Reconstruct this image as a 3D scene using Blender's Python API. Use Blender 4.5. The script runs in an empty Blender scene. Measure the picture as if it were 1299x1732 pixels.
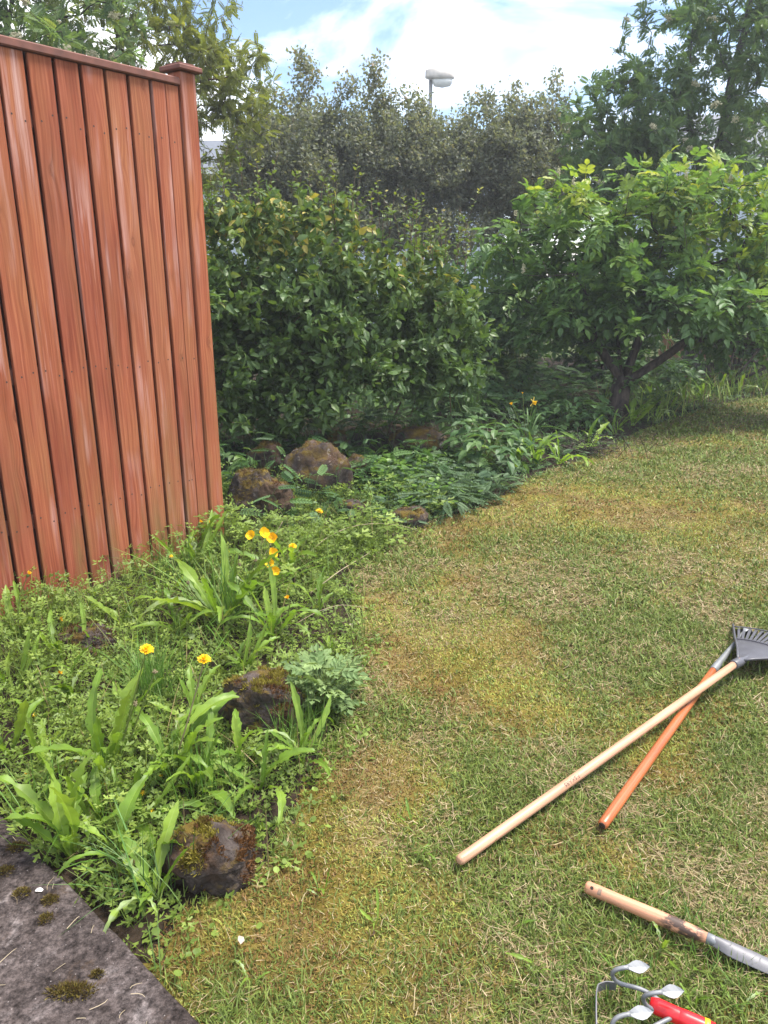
import bpy, math, random
import numpy as np
from mathutils import Vector, Matrix, noise as mnoise

SC = bpy.context.scene
COL = SC.collection
# ------------------------------------------------------------------ camera
CAM_H = 1.5
PITCH = math.radians(17.7)
FPX = 1301.0                       # focal length in pixels of the 1299 x 1732 photograph
cam_data = bpy.data.cameras.new('camera')
cam_data.sensor_fit = 'VERTICAL'
cam_data.sensor_height = 34.6
cam_data.lens = 34.6 * FPX / 1732.0
cam_data.clip_start = 0.05
cam_data.clip_end = 2000
cam = bpy.data.objects.new('camera', cam_data)
cam.location = (0, 0, CAM_H)
cam.rotation_euler = (math.pi / 2 - PITCH, 0, 0)
COL.objects.link(cam)
SC.camera = cam
# ------------------------------------------------------------------ world, sun, exposure
SUN_DIR = Vector((0.52, 0.10, 1.0)).normalized()      # towards the sun: ahead and to the right
sun_el = math.asin(SUN_DIR.z)
sun_az = math.atan2(SUN_DIR.x, SUN_DIR.y)
world = bpy.data.worlds.new('World')
SC.world = world
world.use_nodes = True
wn, wl = world.node_tree.nodes, world.node_tree.links
wn.clear()
w_out = wn.new('ShaderNodeOutputWorld')
w_bg = wn.new('ShaderNodeBackground')
w_bg.inputs['Strength'].default_value = 0.112
sky = wn.new('ShaderNodeTexSky')
sky.sky_type = 'NISHITA'
sky.sun_disc = False
sky.dust_density = 0.3
sky.ozone_density = 2.0
sky.sun_elevation = sun_el
sky.sun_rotation = sun_az
w_tc = wn.new('ShaderNodeTexCoord')
w_map = wn.new('ShaderNodeMapping')
w_map.inputs['Scale'].default_value = (1.0, 1.0, 2.6)
w_map.inputs['Location'].default_value = (4.3, 2.0, 0.1)
w_n = wn.new('ShaderNodeTexNoise')
w_n.inputs['Scale'].default_value = 2.1
w_n.inputs['Detail'].default_value = 7
w_n.inputs['Roughness'].default_value = 0.55
w_n.inputs['Distortion'].default_value = 0.5
w_r = wn.new('ShaderNodeValToRGB')
w_r.color_ramp.elements[0].position = 0.45
w_r.color_ramp.elements[1].position = 0.61
w_n2 = wn.new('ShaderNodeTexNoise')
w_n2.inputs['Scale'].default_value = 3.3
w_n2.inputs['Detail'].default_value = 5
w_r2 = wn.new('ShaderNodeValToRGB')
w_r2.color_ramp.elements[0].position = 0.3
w_r2.color_ramp.elements[0].color = (5.6, 5.9, 6.6, 1)
w_r2.color_ramp.elements[1].position = 0.62
w_r2.color_ramp.elements[1].color = (8.2, 8.3, 8.4, 1)
w_mix = wn.new('ShaderNodeMix')
w_mix.data_type = 'RGBA'
wl.new(w_tc.outputs['Generated'], w_map.inputs['Vector'])
wl.new(w_map.outputs[0], w_n.inputs['Vector'])
wl.new(w_map.outputs[0], w_n2.inputs['Vector'])
wl.new(w_n.outputs['Fac'], w_r.inputs['Fac'])
wl.new(w_n2.outputs['Fac'], w_r2.inputs['Fac'])
wl.new(w_r.outputs['Color'], w_mix.inputs[0])
w_dim = wn.new('ShaderNodeMix')
w_dim.data_type = 'RGBA'
w_dim.blend_type = 'MULTIPLY'
w_dim.inputs[0].default_value = 1.0
w_dim.inputs[7].default_value = (0.62, 0.62, 0.66, 1)
wl.new(sky.outputs[0], w_dim.inputs[6])
wl.new(w_dim.outputs[2], w_mix.inputs[6])
wl.new(w_r2.outputs['Color'], w_mix.inputs[7])
wl.new(w_mix.outputs[2], w_bg.inputs['Color'])
wl.new(w_bg.outputs[0], w_out.inputs['Surface'])

sun_data = bpy.data.lights.new('sun', 'SUN')
sun_data.energy = 2.6
sun_data.angle = math.radians(20)
sun_data.color = (1.0, 0.95, 0.86)
sun = bpy.data.objects.new('sun', sun_data)
sun.rotation_euler = SUN_DIR.to_track_quat('Z', 'Y').to_euler()
sun.location = (6, 4, 10)
COL.objects.link(sun)

SC.view_settings.view_transform = 'Standard'
SC.view_settings.look = 'None'
SC.view_settings.gamma = 1.0
SC.view_settings.exposure = 1.8
SC.render.engine = 'CYCLES'
SC.cycles.use_denoising = True
SC.cycles.max_bounces = 8
SC.cycles.diffuse_bounces = 4
SC.cycles.transmission_bounces = 6
SC.cycles.transparent_max_bounces = 8

# ------------------------------------------------------------------ helpers
RNG = np.random.default_rng(7)
_c, _s = math.cos(PITCH), math.sin(PITCH)


def ray(px, py):
    X, v = (px - 649.5) / FPX, (py - 866) / FPX
    return np.array([X, _c - v * _s, -_s - v * _c])


def G(px, py, z=0.0):
    r = ray(px, py)
    t = (z - CAM_H) / r[2]
    return np.array([r[0] * t, r[1] * t, z])


def A(px, py, y):
    r = ray(px, py)
    t = y / r[1]
    return np.array([r[0] * t, y, CAM_H + r[2] * t])


def project(P):
    d = P - np.array([0, 0, CAM_H])
    zc = d[:, 1] * _c - d[:, 2] * _s
    vy = -(d[:, 1] * _s + d[:, 2] * _c)
    return 649.5 + FPX * d[:, 0] / zc, 866 + FPX * vy / zc, zc


def _hash(ix, iy, seed):
    h = (ix.astype(np.int64) * 374761393 + iy.astype(np.int64) * 668265263 + seed * 69069) & 0x7fffffff
    h = ((h ^ (h >> 13)) * 1274126177) & 0x7fffffff
    return ((h ^ (h >> 16)) & 0xffffff) / float(0xffffff)


def vnoise(x, y, seed=0):
    x, y = np.asarray(x, float), np.asarray(y, float)
    ix, iy = np.floor(x).astype(np.int64), np.floor(y).astype(np.int64)
    fx, fy = x - ix, y - iy
    fx, fy = fx * fx * (3 - 2 * fx), fy * fy * (3 - 2 * fy)
    a, b = _hash(ix, iy, seed), _hash(ix + 1, iy, seed)
    c, d = _hash(ix, iy + 1, seed), _hash(ix + 1, iy + 1, seed)
    return (a * (1 - fx) + b * fx) * (1 - fy) + (c * (1 - fx) + d * fx) * fy


def fbm(x, y, seed=0, octv=4):
    t, amp, tot = 0, 1.0, 0
    for o in range(octv):
        t = t + amp * vnoise(x * 2 ** o + 17.3 * o, y * 2 ** o - 9.1 * o, seed + o)
        tot += amp
        amp *= 0.55
    return t / tot


def sstep(a, b, x):
    t = np.clip((np.asarray(x, float) - a) / (b - a), 0, 1)
    return t * t * (3 - 2 * t)


def unit(a):
    a = np.asarray(a, float)
    return a / np.maximum(np.linalg.norm(a, axis=-1, keepdims=True), 1e-9)


def frames(d, n):
    """rotation matrices: local y along d, local z as near n as can be"""
    y = unit(d)
    x = unit(np.cross(y, n))
    z = np.cross(x, y)
    return np.stack([x, y, z], axis=-1)


NT = np.zeros((0, 3), np.int64)
NQ = np.zeros((0, 4), np.int64)


def tpl(V, T=None, Q=None):
    return (np.array(V, float), NT if T is None else np.array(T, np.int64).reshape(-1, 3),
            NQ if Q is None else np.array(Q, np.int64).reshape(-1, 4))


def join(parts):
    V, T, Q, R, n = [], [], [], [], 0
    for p in parts:
        V.append(p[0]); T.append(p[1] + n); Q.append(p[2] + n)
        R.append(p[3] if len(p) > 3 else np.zeros(len(p[0])))
        n += len(p[0])
    return np.concatenate(V), np.concatenate(T), np.concatenate(Q), np.concatenate(R)


def inst(t, R, P, rnd=None):
    """copies of template t: R (N,3,3) scaled rotations, P (N,3)"""
    V, T, Q = t[:3]
    N, n = len(P), len(V)
    W = np.einsum('nij,vj->nvi', R, V) + P[:, None, :]
    off = (np.arange(N) * n)[:, None, None]
    r = np.zeros(N) if rnd is None else rnd
    return (W.reshape(-1, 3), (T[None] + off).reshape(-1, 3), (Q[None] + off).reshape(-1, 4), np.repeat(r, n))


def mesh(name, V, T=NT, Q=NQ, rnd=None, col=None, smooth=False, mats=(), mat_idx=None):
    me = bpy.data.meshes.new(name)
    V = np.asarray(V, np.float32)
    me.vertices.add(len(V))
    me.vertices.foreach_set('co', V.ravel())
    loops = np.concatenate([T.ravel(), Q.ravel()]).astype(np.int32)
    tot = np.concatenate([np.full(len(T), 3), np.full(len(Q), 4)]).astype(np.int32)
    start = np.concatenate([[0], np.cumsum(tot)[:-1]]).astype(np.int32) if len(tot) else np.zeros(0, np.int32)
    me.loops.add(len(loops))
    me.loops.foreach_set('vertex_index', loops)
    me.polygons.add(len(tot))
    me.polygons.foreach_set('loop_start', start)
    me.polygons.foreach_set('loop_total', tot)
    for m in mats:
        me.materials.append(m)
    if mat_idx is not None:
        me.polygons.foreach_set('material_index', np.asarray(mat_idx, np.int32))
    me.polygons.foreach_set('use_smooth', np.full(len(tot), smooth))
    if rnd is not None:
        a = me.attributes.new('rnd', 'FLOAT', 'POINT')
        a.data.foreach_set('value', np.asarray(rnd, np.float32))
    if col is not None:
        a = me.attributes.new('col', 'FLOAT_COLOR', 'POINT')
        c4 = np.ones((len(V), 4), np.float32)
        c4[:, :3] = col
        a.data.foreach_set('color', c4.ravel())
    me.update(calc_edges=True)
    me.validate()
    return me


def obj(name, me, parent=None, loc=None):
    o = bpy.data.objects.new(name, me)
    COL.objects.link(o)
    if parent is not None:
        o.parent = parent
    if loc is not None:
        o.location = loc
    return o


def build(name, parts, mat, parent=None, smooth=False, loc=None):
    """join parts into one mesh object; vertices are given in world space, origin moved to loc"""
    V, T, Q, R = join(parts)
    org = np.zeros(3)
    if loc is not None:
        org = np.asarray(loc, float)
    return obj(name, mesh(name, V - org, T, Q, R, smooth=smooth, mats=[mat]), parent, None if loc is None else loc)


def tag(o, label=None, cat=None, group=None, kind=None):
    if label: o['label'] = label
    if cat: o['category'] = cat
    if group: o['group'] = group
    if kind: o['kind'] = kind
    return o


def thing(name, label, cat, loc, group=None):
    o = bpy.data.objects.new(name, None)
    o.empty_display_size = 0.1
    o.location = loc
    COL.objects.link(o)
    return tag(o, label, cat, group)


def box(c, s, R=None, bev=0.0):
    """box template centred at c of full size s; optional bevel along all edges"""
    hx, hy, hz = [k / 2 for k in s]
    if bev <= 0:
        V = [(x, y, z) for z in (-hz, hz) for y in (-hy, hy) for x in (-hx, hx)]
        Q = [(0, 2, 3, 1), (4, 5, 7, 6), (0, 1, 5, 4), (2, 6, 7, 3), (0, 4, 6, 2), (1, 3, 7, 5)]
        V = np.array(V, float); T = NT; Q = np.array(Q)
    else:
        import bmesh
        bm = bmesh.new()
        bmesh.ops.create_cube(bm, size=1)
        for v in bm.verts:
            v.co = Vector((v.co.x * s[0], v.co.y * s[1], v.co.z * s[2]))
        bmesh.ops.bevel(bm, geom=bm.edges[:], offset=bev, segments=1, affect='EDGES')
        bm.verts.index_update()
        V = np.array([v.co[:] for v in bm.verts])
        T = np.array([[v.index for v in f.verts] for f in bm.faces if len(f.verts) == 3]).reshape(-1, 3)
        Q = np.array([[v.index for v in f.verts] for f in bm.faces if len(f.verts) == 4]).reshape(-1, 4)
        bm.free()
    if R is not None:
        V = V @ np.asarray(R).T
    return (V + np.asarray(c), T.astype(np.int64), Q.astype(np.int64))


def tube(P, r, k=6, cap=True, jit=0.0, rng=None, flat=1.0):
    """loft a tapered tube along P (n,3) with radii r (n,)"""
    P = np.asarray(P, float)
    n = len(P)
    r = np.broadcast_to(np.asarray(r, float), (n,))
    t = unit(np.gradient(P, axis=0))
    ref = np.array([0, 0, 1.0]) if abs(t[:, 2]).mean() < 0.8 else np.array([1.0, 0, 0])
    x = unit(np.cross(t, ref))
    y = np.cross(t, x)
    a = np.linspace(0, 2 * math.pi, k, endpoint=False)
    rr = r[:, None] * np.ones(k)
    if jit and rng is not None:
        rr = rr * (1 + jit * rng.normal(size=(n, k)))
    V = P[:, None] + rr[..., None] * (np.cos(a)[None, :, None] * x[:, None] + flat * np.sin(a)[None, :, None] * y[:, None])
    V = V.reshape(-1, 3)
    i = np.arange(n - 1)[:, None] * k
    j = np.arange(k)[None]
    Q = np.stack([i + j, i + (j + 1) % k, i + k + (j + 1) % k, i + k + j], -1).reshape(-1, 4)
    T = []
    if cap:
        b = len(V)
        V = np.concatenate([V, P[:1], P[-1:]])
        T = [[b, (q + 1) % k, q] for q in range(k)] + [[b + 1, (n - 1) * k + q, (n - 1) * k + (q + 1) % k] for q in range(k)]
    return (V, np.array(T, np.int64).reshape(-1, 3), Q)


def bez(p0, p1, p2, n=8):
    t = np.linspace(0, 1, n)[:, None]
    return (1 - t) ** 2 * np.asarray(p0) + 2 * t * (1 - t) * np.asarray(p1) + t * t * np.asarray(p2)


# ------------------------------------------------------------------ materials
def new_mat(name):
    m = bpy.data.materials.new(name)
    m.use_nodes = True
    nt = m.node_tree
    bsdf = nt.nodes['Principled BSDF']
    return m, nt, bsdf, nt.nodes['Material Output']


def nd(nt, typ, **kw):
    n = nt.nodes.new('ShaderNode' + typ)
    for k, v in kw.items():
        if k.startswith('i_'):
            n.inputs[k[2:]].default_value = v
        else:
            setattr(n, k, v)
    return n


def ramp(nt, fac, stops, interp='LINEAR'):
    r = nt.nodes.new('ShaderNodeValToRGB')
    r.color_ramp.interpolation = interp
    el = r.color_ramp.elements
    while len(el) > 1:
        el.remove(el[-1])
    el[0].position = stops[0][0]
    el[0].color = (*stops[0][1], 1) if len(stops[0][1]) == 3 else stops[0][1]
    for p, c in stops[1:]:
        e = el.new(p)
        e.color = (*c, 1) if len(c) == 3 else c
    if fac is not None:
        nt.links.new(fac, r.inputs['Fac'])
    return r.outputs['Color']


def mixc(nt, fac, a, b, mode='MIX'):
    m = nt.nodes.new('ShaderNodeMix')
    m.data_type = 'RGBA'
    m.blend_type = mode
    for sock, v in ((m.inputs[0], fac), (m.inputs[6], a), (m.inputs[7], b)):
        if hasattr(v, 'links'):
            nt.links.new(v, sock)
        else:
            sock.default_value = v if not isinstance(v, tuple) else ((*v, 1) if len(v) == 3 else v)
    return m.outputs[2]


def noise_tex(nt, vec, scale, detail=4, rough=0.55, dist=0.0):
    n = nd(nt, 'TexNoise', i_Scale=scale, i_Detail=detail, i_Roughness=rough, i_Distortion=dist)
    if vec is not None:
        nt.links.new(vec, n.inputs['Vector'])
    return n.outputs['Fac']


def mapped(nt, vec, scale=(1, 1, 1), loc=(0, 0, 0)):
    m = nd(nt, 'Mapping')
    m.inputs['Scale'].default_value = scale
    m.inputs['Location'].default_value = loc
    nt.links.new(vec, m.inputs['Vector'])
    return m.outputs[0]


def math_n(nt, op, a, b=None):
    m = nd(nt, 'Math', operation=op)
    for i, v in enumerate((a, b)):
        if v is None: continue
        if hasattr(v, 'links'):
            nt.links.new(v, m.inputs[i])
        else:
            m.inputs[i].default_value = v
    return m.outputs[0]


def add_bump(nt, bsdf, h, strength=0.4, dist=0.01):
    b = nd(nt, 'Bump')
    b.inputs['Strength'].default_value = strength
    b.inputs['Distance'].default_value = dist
    nt.links.new(h, b.inputs['Height'])
    nt.links.new(b.outputs[0], bsdf.inputs['Normal'])


def leaf_mat(name, stops, rough=0.5, trans=0.35, spec=0.4, noise=0.25, back=None):
    m, nt, bsdf, out = new_mat(name)
    at = nd(nt, 'Attribute', attribute_name='rnd')
    c = ramp(nt, at.outputs['Fac'], stops)
    geo = nd(nt, 'NewGeometry')
    nz = noise_tex(nt, geo.outputs['Position'], 14.0, 3)
    v = ramp(nt, nz, [(0.3, (1 - noise,) * 3), (0.7, (1 + noise,) * 3)])
    c = mixc(nt, 1.0, c, v, 'MULTIPLY')
    nt.links.new(c, bsdf.inputs['Base Color'])
    bsdf.inputs['Roughness'].default_value = rough
    bsdf.inputs['Specular IOR Level'].default_value = spec
    tr = nd(nt, 'BsdfTranslucent')
    tc = mixc(nt, 1.0, c, (1.15, 1.15, 0.55), 'MULTIPLY')
    nt.links.new(tc, tr.inputs['Color'])
    mx = nd(nt, 'MixShader')
    mx.inputs[0].default_value = trans
    nt.links.new(bsdf.outputs[0], mx.inputs[1])
    nt.links.new(tr.outputs[0], mx.inputs[2])
    nt.links.new(mx.outputs[0], out.inputs['Surface'])
    return m


def plain_mat(name, col, rough=0.6, metal=0.0, var=0.15, scale=30, bump=0.0, spec=0.5, stretch=(1, 1, 1)):
    m, nt, bsdf, out = new_mat(name)
    tc = nd(nt, 'TexCoord')
    vec = mapped(nt, tc.outputs['Object'], stretch)
    nz = noise_tex(nt, vec, scale, 5)
    v = ramp(nt, nz, [(0.25, tuple(k * (1 - var) for k in col)), (0.75, tuple(min(1, k * (1 + var)) for k in col))])
    nt.links.new(v, bsdf.inputs['Base Color'])
    bsdf.inputs['Roughness'].default_value = rough
    bsdf.inputs['Metallic'].default_value = metal
    bsdf.inputs['Specular IOR Level'].default_value = spec
    if bump:
        add_bump(nt, bsdf, nz, bump, 0.004)
    return m


def bark_mat(name, a, b, scale=18):
    m, nt, bsdf, out = new_mat(name)
    geo = nd(nt, 'NewGeometry')
    vec = mapped(nt, geo.outputs['Position'], (1, 1, 0.35))
    nz = noise_tex(nt, vec, scale, 6, 0.65, 0.6)
    c = ramp(nt, nz, [(0.38, a), (0.62, b)])
    nt.links.new(c, bsdf.inputs['Base Color'])
    bsdf.inputs['Roughness'].default_value = 0.9
    bsdf.inputs['Specular IOR Level'].default_value = 0.2
    add_bump(nt, bsdf, nz, 0.7, 0.012)
    return m


def attr_mat(name, rough=0.6, trans=0.2, spec=0.25):
    m, nt, bsdf, out = new_mat(name)
    at = nd(nt, 'Attribute', attribute_name='col')
    nt.links.new(at.outputs['Color'], bsdf.inputs['Base Color'])
    bsdf.inputs['Roughness'].default_value = rough
    bsdf.inputs['Specular IOR Level'].default_value = spec
    tr = nd(nt, 'BsdfTranslucent')
    nt.links.new(at.outputs['Color'], tr.inputs['Color'])
    mx = nd(nt, 'MixShader')
    mx.inputs[0].default_value = trans
    nt.links.new(bsdf.outputs[0], mx.inputs[1])
    nt.links.new(tr.outputs[0], mx.inputs[2])
    nt.links.new(mx.outputs[0], out.inputs['Surface'])
    return m


def soil_mat(name, a, b, c, scale=25):
    m, nt, bsdf, out = new_mat(name)
    geo = nd(nt, 'NewGeometry')
    n1 = noise_tex(nt, geo.outputs['Position'], scale, 8, 0.7)
    n2 = noise_tex(nt, geo.outputs['Position'], 2.2, 4)
    k = ramp(nt, n1, [(0.3, a), (0.55, b), (0.8, c)])
    k = mixc(nt, 1.0, k, ramp(nt, n2, [(0.3, (0.7,) * 3), (0.7, (1.2,) * 3)]), 'MULTIPLY')
    nt.links.new(k, bsdf.inputs['Base Color'])
    bsdf.inputs['Roughness'].default_value = 0.95
    bsdf.inputs['Specular IOR Level'].default_value = 0.15
    add_bump(nt, bsdf, n1, 0.8, 0.02)
    return m


def wood_red(name, worn=1.0):
    """red stained softwood: grain along local z, knots, pale worn streaks, green algae low down"""
    m, nt, bsdf, out = new_mat(name)
    tc = nd(nt, 'TexCoord')
    oi = nd(nt, 'ObjectInfo')
    off = nd(nt, 'CombineXYZ')
    r100 = math_n(nt, 'MULTIPLY', oi.outputs['Random'], 37.0)
    for q in range(3):
        nt.links.new(r100, off.inputs[q])
    vadd = nd(nt, 'VectorMath', operation='ADD')
    nt.links.new(tc.outputs['Object'], vadd.inputs[0])
    nt.links.new(off.outputs[0], vadd.inputs[1])
    vec = vadd.outputs[0]
    vor = nd(nt, 'TexVoronoi', i_Scale=1.0, i_Randomness=1.0)
    vor.voronoi_dimensions = '3D'
    nt.links.new(mapped(nt, vec, (8.0, 0.2, 3.6)), vor.inputs['Vector'])
    dist = vor.outputs['Distance']
    knot = ramp(nt, dist, [(0.0, (1, 1, 1)), (0.03, (0.55,) * 3), (0.045, (1, 1, 1)), (0.065, (0.3,) * 3), (0.085, (0.8,) * 3), (0.11, (0.25,) * 3), (0.2, (0, 0, 0))])
    warp = math_n(nt, 'DIVIDE', 0.05, math_n(nt, 'ADD', dist, 0.08))
    g1 = nd(nt, 'TexNoise', i_Scale=1.0, i_Detail=5, i_Roughness=0.6)
    cv = nd(nt, 'CombineXYZ')
    sx = nd(nt, 'SeparateXYZ')
    nt.links.new(vec, sx.inputs[0])
    nt.links.new(math_n(nt, 'ADD', math_n(nt, 'MULTIPLY', sx.outputs[0], 95.0), math_n(nt, 'MULTIPLY', warp, 9.0)), cv.inputs[0])
    nt.links.new(math_n(nt, 'MULTIPLY', sx.outputs[2], 2.0), cv.inputs[2])
    nt.links.new(cv.outputs[0], g1.inputs['Vector'])
    base = ramp(nt, g1.outputs['Fac'], [(0.28, (0.16, 0.036, 0.017)), (0.46, (0.245, 0.062, 0.032)), (0.72, (0.35, 0.115, 0.062))])
    tint = noise_tex(nt, mapped(nt, vec, (3, 3, 1.1)), 1.3, 3)
    base = mixc(nt, 1.0, base, ramp(nt, tint, [(0.3, (0.8, 0.72, 0.7)), (0.5, (1.0, 1.0, 1.0)), (0.7, (1.12, 1.25, 1.1))]), 'MULTIPLY')
    # each board has taken the stain a little differently
    base = mixc(nt, 1.0, base, ramp(nt, oi.outputs['Random'], [(0.0, (0.86, 0.8, 0.8)), (0.5, (1.02, 1.05, 1.0)), (1.0, (1.12, 1.3, 1.25))]), 'MULTIPLY')
    base = mixc(nt, math_n(nt, 'MULTIPLY', knot, 0.75), base, (0.13, 0.032, 0.016))
    ws = noise_tex(nt, mapped(nt, vec, (26, 26, 1.1)), 1.0, 6, 0.62)
    wp = noise_tex(nt, mapped(nt, vec, (5, 5, 1.6)), 1.0, 2)
    wear = math_n(nt, 'MULTIPLY', ramp(nt, ws, [(0.5, (0, 0, 0)), (0.68, (1, 1, 1))]), ramp(nt, wp, [(0.47, (0, 0, 0)), (0.66, (0.9,) * 3)]))
    base = mixc(nt, math_n(nt, 'MULTIPLY', wear, worn), base, (0.54, 0.34, 0.31))
    so = nd(nt, 'SeparateXYZ')
    nt.links.new(tc.outputs['Object'], so.inputs[0])
    low = ramp(nt, math_n(nt, 'DIVIDE', so.outputs[2], 2.4), [(0.0, (1, 1, 1)), (0.16, (0.5,) * 3), (0.36, (0.3,) * 3), (0.7, (0.2,) * 3)])
    an = noise_tex(nt, mapped(nt, vec, (11, 11, 1.4)), 1.0, 5)
    alg = math_n(nt, 'MULTIPLY', low, ramp(nt, an, [(0.42, (0, 0, 0)), (0.66, (0.85,) * 3)]))
    base = mixc(nt, alg, base, (0.16, 0.115, 0.04))
    nt.links.new(base, bsdf.inputs['Base Color'])
    bsdf.inputs['Roughness'].default_value = 0.78
    bsdf.inputs['Specular IOR Level'].default_value = 0.2
    hb = math_n(nt, 'ADD', g1.outputs['Fac'], knot)
    add_bump(nt, bsdf, hb, 0.35, 0.003)
    return m


def handle_mat(name, a, b, rough=0.5, dirt=None):
    """turned wooden handle: grain along local y"""
    m, nt, bsdf, out = new_mat(name)
    tc = nd(nt, 'TexCoord')
    g = noise_tex(nt, mapped(nt, tc.outputs['Object'], (170, 3.5, 170)), 1.0, 5, 0.6, 0.3)
    g2 = noise_tex(nt, mapped(nt, tc.outputs['Object'], (20, 5, 20)), 1.0, 3)
    c = ramp(nt, g, [(0.3, a), (0.7, b)])
    c = mixc(nt, 1.0, c, ramp(nt, g2, [(0.3, (0.82, 0.8, 0.78)), (0.7, (1.1, 1.1, 1.1))]), 'MULTIPLY')
    if dirt:
        d = noise_tex(nt, mapped(nt, tc.outputs['Object'], (45, 22, 45)), 1.0, 6, 0.7)
        sp = nd(nt, 'SeparateXYZ')
        nt.links.new(tc.outputs['Object'], sp.inputs[0])
        band = ramp(nt, math_n(nt, 'MULTIPLY', sp.outputs[1], 1.0), dirt)
        dm = math_n(nt, 'MULTIPLY', band, ramp(nt, d, [(0.44, (0, 0, 0)), (0.52, (1, 1, 1))]))
        c = mixc(nt, dm, c, (0.07, 0.042, 0.03))
    nt.links.new(c, bsdf.inputs['Base Color'])
    bsdf.inputs['Roughness'].default_value = rough
    add_bump(nt, bsdf, g, 0.15, 0.001)
    return m


def rock_mat(name):
    m, nt, bsdf, out = new_mat(name)
    geo = nd(nt, 'NewGeometry')
    p = geo.outputs['Position']
    n1 = noise_tex(nt, p, 26, 8, 0.7)
    n2 = noise_tex(nt, p, 7, 5, 0.6)
    c = ramp(nt, n1, [(0.28, (0.014, 0.011, 0.010)), (0.5, (0.050, 0.039, 0.034)), (0.72, (0.12, 0.098, 0.088))])
    c = mixc(nt, ramp(nt, n2, [(0.48, (0, 0, 0)), (0.58, (0.8,) * 3)]), c, (0.075, 0.046, 0.03))
    lich = noise_tex(nt, mapped(nt, p, (1, 1, 1), (4, 2, 9)), 15, 4)
    c = mixc(nt, ramp(nt, lich, [(0.66, (0, 0, 0)), (0.71, (0.55,) * 3)]), c, (0.30, 0.27, 0.25))
    sx = nd(nt, 'SeparateXYZ')
    nt.links.new(geo.outputs['Normal'], sx.inputs[0])
    mo = noise_tex(nt, mapped(nt, p, (1, 1, 1), (1, 7, 3)), 10, 6, 0.65)
    mm = math_n(nt, 'MULTIPLY', ramp(nt, sx.outputs[2], [(0.1, (0, 0, 0)), (0.6, (1, 1, 1))]), ramp(nt, mo, [(0.47, (0, 0, 0)), (0.57, (1, 1, 1))]))
    mcol = ramp(nt, noise_tex(nt, p, 40, 4), [(0.3, (0.07, 0.042, 0.012)), (0.7, (0.13, 0.095, 0.02))])
    c = mixc(nt, mm, c, mcol)
    nt.links.new(c, bsdf.inputs['Base Color'])
    bsdf.inputs['Roughness'].default_value = 0.95
    bsdf.inputs['Specular IOR Level'].default_value = 0.1
    add_bump(nt, bsdf, n1, 0.9, 0.012)
    return m


M = {}
M['wood'] = wood_red('red_stained_wood')
M['wood_cap'] = plain_mat('dark_red_trim', (0.14, 0.05, 0.033), 0.75, var=0.4, scale=14, bump=0.4, stretch=(1, 1, 1))
M['nail'] = plain_mat('rusty_nail', (0.035, 0.018, 0.014), 0.7)
M['soil'] = soil_mat('bed_soil', (0.012, 0.009, 0.006), (0.035, 0.024, 0.016), (0.075, 0.05, 0.035))
M['lawn_soil'] = attr_mat('lawn_thatch', 0.9, 0.0, 0.1)
M['blade'] = attr_mat('grass_blade', 0.55, 0.25, 0.3)
M['outer'] = soil_mat('rough_grass_ground', (0.02, 0.03, 0.01), (0.05, 0.065, 0.02), (0.09, 0.10, 0.035), 8)
M['rock'] = rock_mat('mossy_lava_rock')
M['bark_dark'] = bark_mat('dark_bark', (0.018, 0.014, 0.012), (0.085, 0.066, 0.056))
M['bark_grey'] = bark_mat('grey_bark', (0.05, 0.045, 0.042), (0.17, 0.155, 0.145))
M['bark_brown'] = bark_mat('brown_bark', (0.035, 0.022, 0.016), (0.13, 0.08, 0.055))
M['twig'] = bark_mat('twig', (0.06, 0.045, 0.03), (0.16, 0.11, 0.07))

# ------------------------------------------------------------------ lie of the land
EDGE_PX = [(150, 1800), (255, 1640), (292, 1545), (380, 1500), (442, 1460), (490, 1390), (545, 1290), (590, 1190),
           (608, 1100), (602, 1010), (592, 975), (640, 935), (720, 890), (830, 850), (900, 808), (1000, 772),
           (1080, 730), (1180, 692), (1299, 668), (1560, 652)]
EDGE = np.array([G(*p)[:2] for p in EDGE_PX])
LAWN_POLY = np.concatenate([EDGE, [[14, 10.5], [14, -2], [-0.6, -2]]])


def edge_dist(x, y):
    """signed distance to the lawn edge, positive inside the bed"""
    P = np.stack([np.ravel(x), np.ravel(y)], -1)
    best = np.full(len(P), 1e9)
    for a, b in zip(EDGE[:-1], EDGE[1:]):
        ab = b - a
        t = np.clip(((P - a) @ ab) / (ab @ ab), 0, 1)
        best = np.minimum(best, np.hypot(*(P - a - t[:, None] * ab).T))
    ins = np.zeros(len(P), bool)
    n = len(LAWN_POLY)
    for i in range(n):
        x1, y1 = LAWN_POLY[i]; x2, y2 = LAWN_POLY[(i + 1) % n]
        cond = (y1 > P[:, 1]) != (y2 > P[:, 1])
        with np.errstate(divide='ignore', invalid='ignore'):
            xi = (x2 - x1) * (P[:, 1] - y1) / (y2 - y1) + x1
        ins ^= cond & (P[:, 0] < xi)
    return np.where(ins, -best, best).reshape(np.shape(x))


def hz(x, y, d=None):
    x, y = np.asarray(x, float), np.asarray(y, float)
    if d is None:
        d = edge_dist(x, y)
    z = 0.022 * (fbm(x * 1.6, y * 1.6, 3) - 0.5) + 0.012 * (fbm(x * 9, y * 9, 11, 3) - 0.5)
    z = z + 0.10 * sstep(0.25, 1.3, d) * sstep(4.2, 5.2, y)
    z = z + 0.03 * (fbm(x * 3, y * 3, 21, 3) - 0.5) * sstep(0.05, 0.4, d)
    return z


def h1(x, y):
    return float(hz(np.array([x]), np.array([y]))[0])


def gp(px, py):
    """a point of the ground seen at that pixel of the photograph"""
    p = G(px, py)
    for _ in range(3):
        p = G(px, py, h1(p[0], p[1]))
    return p


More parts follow.
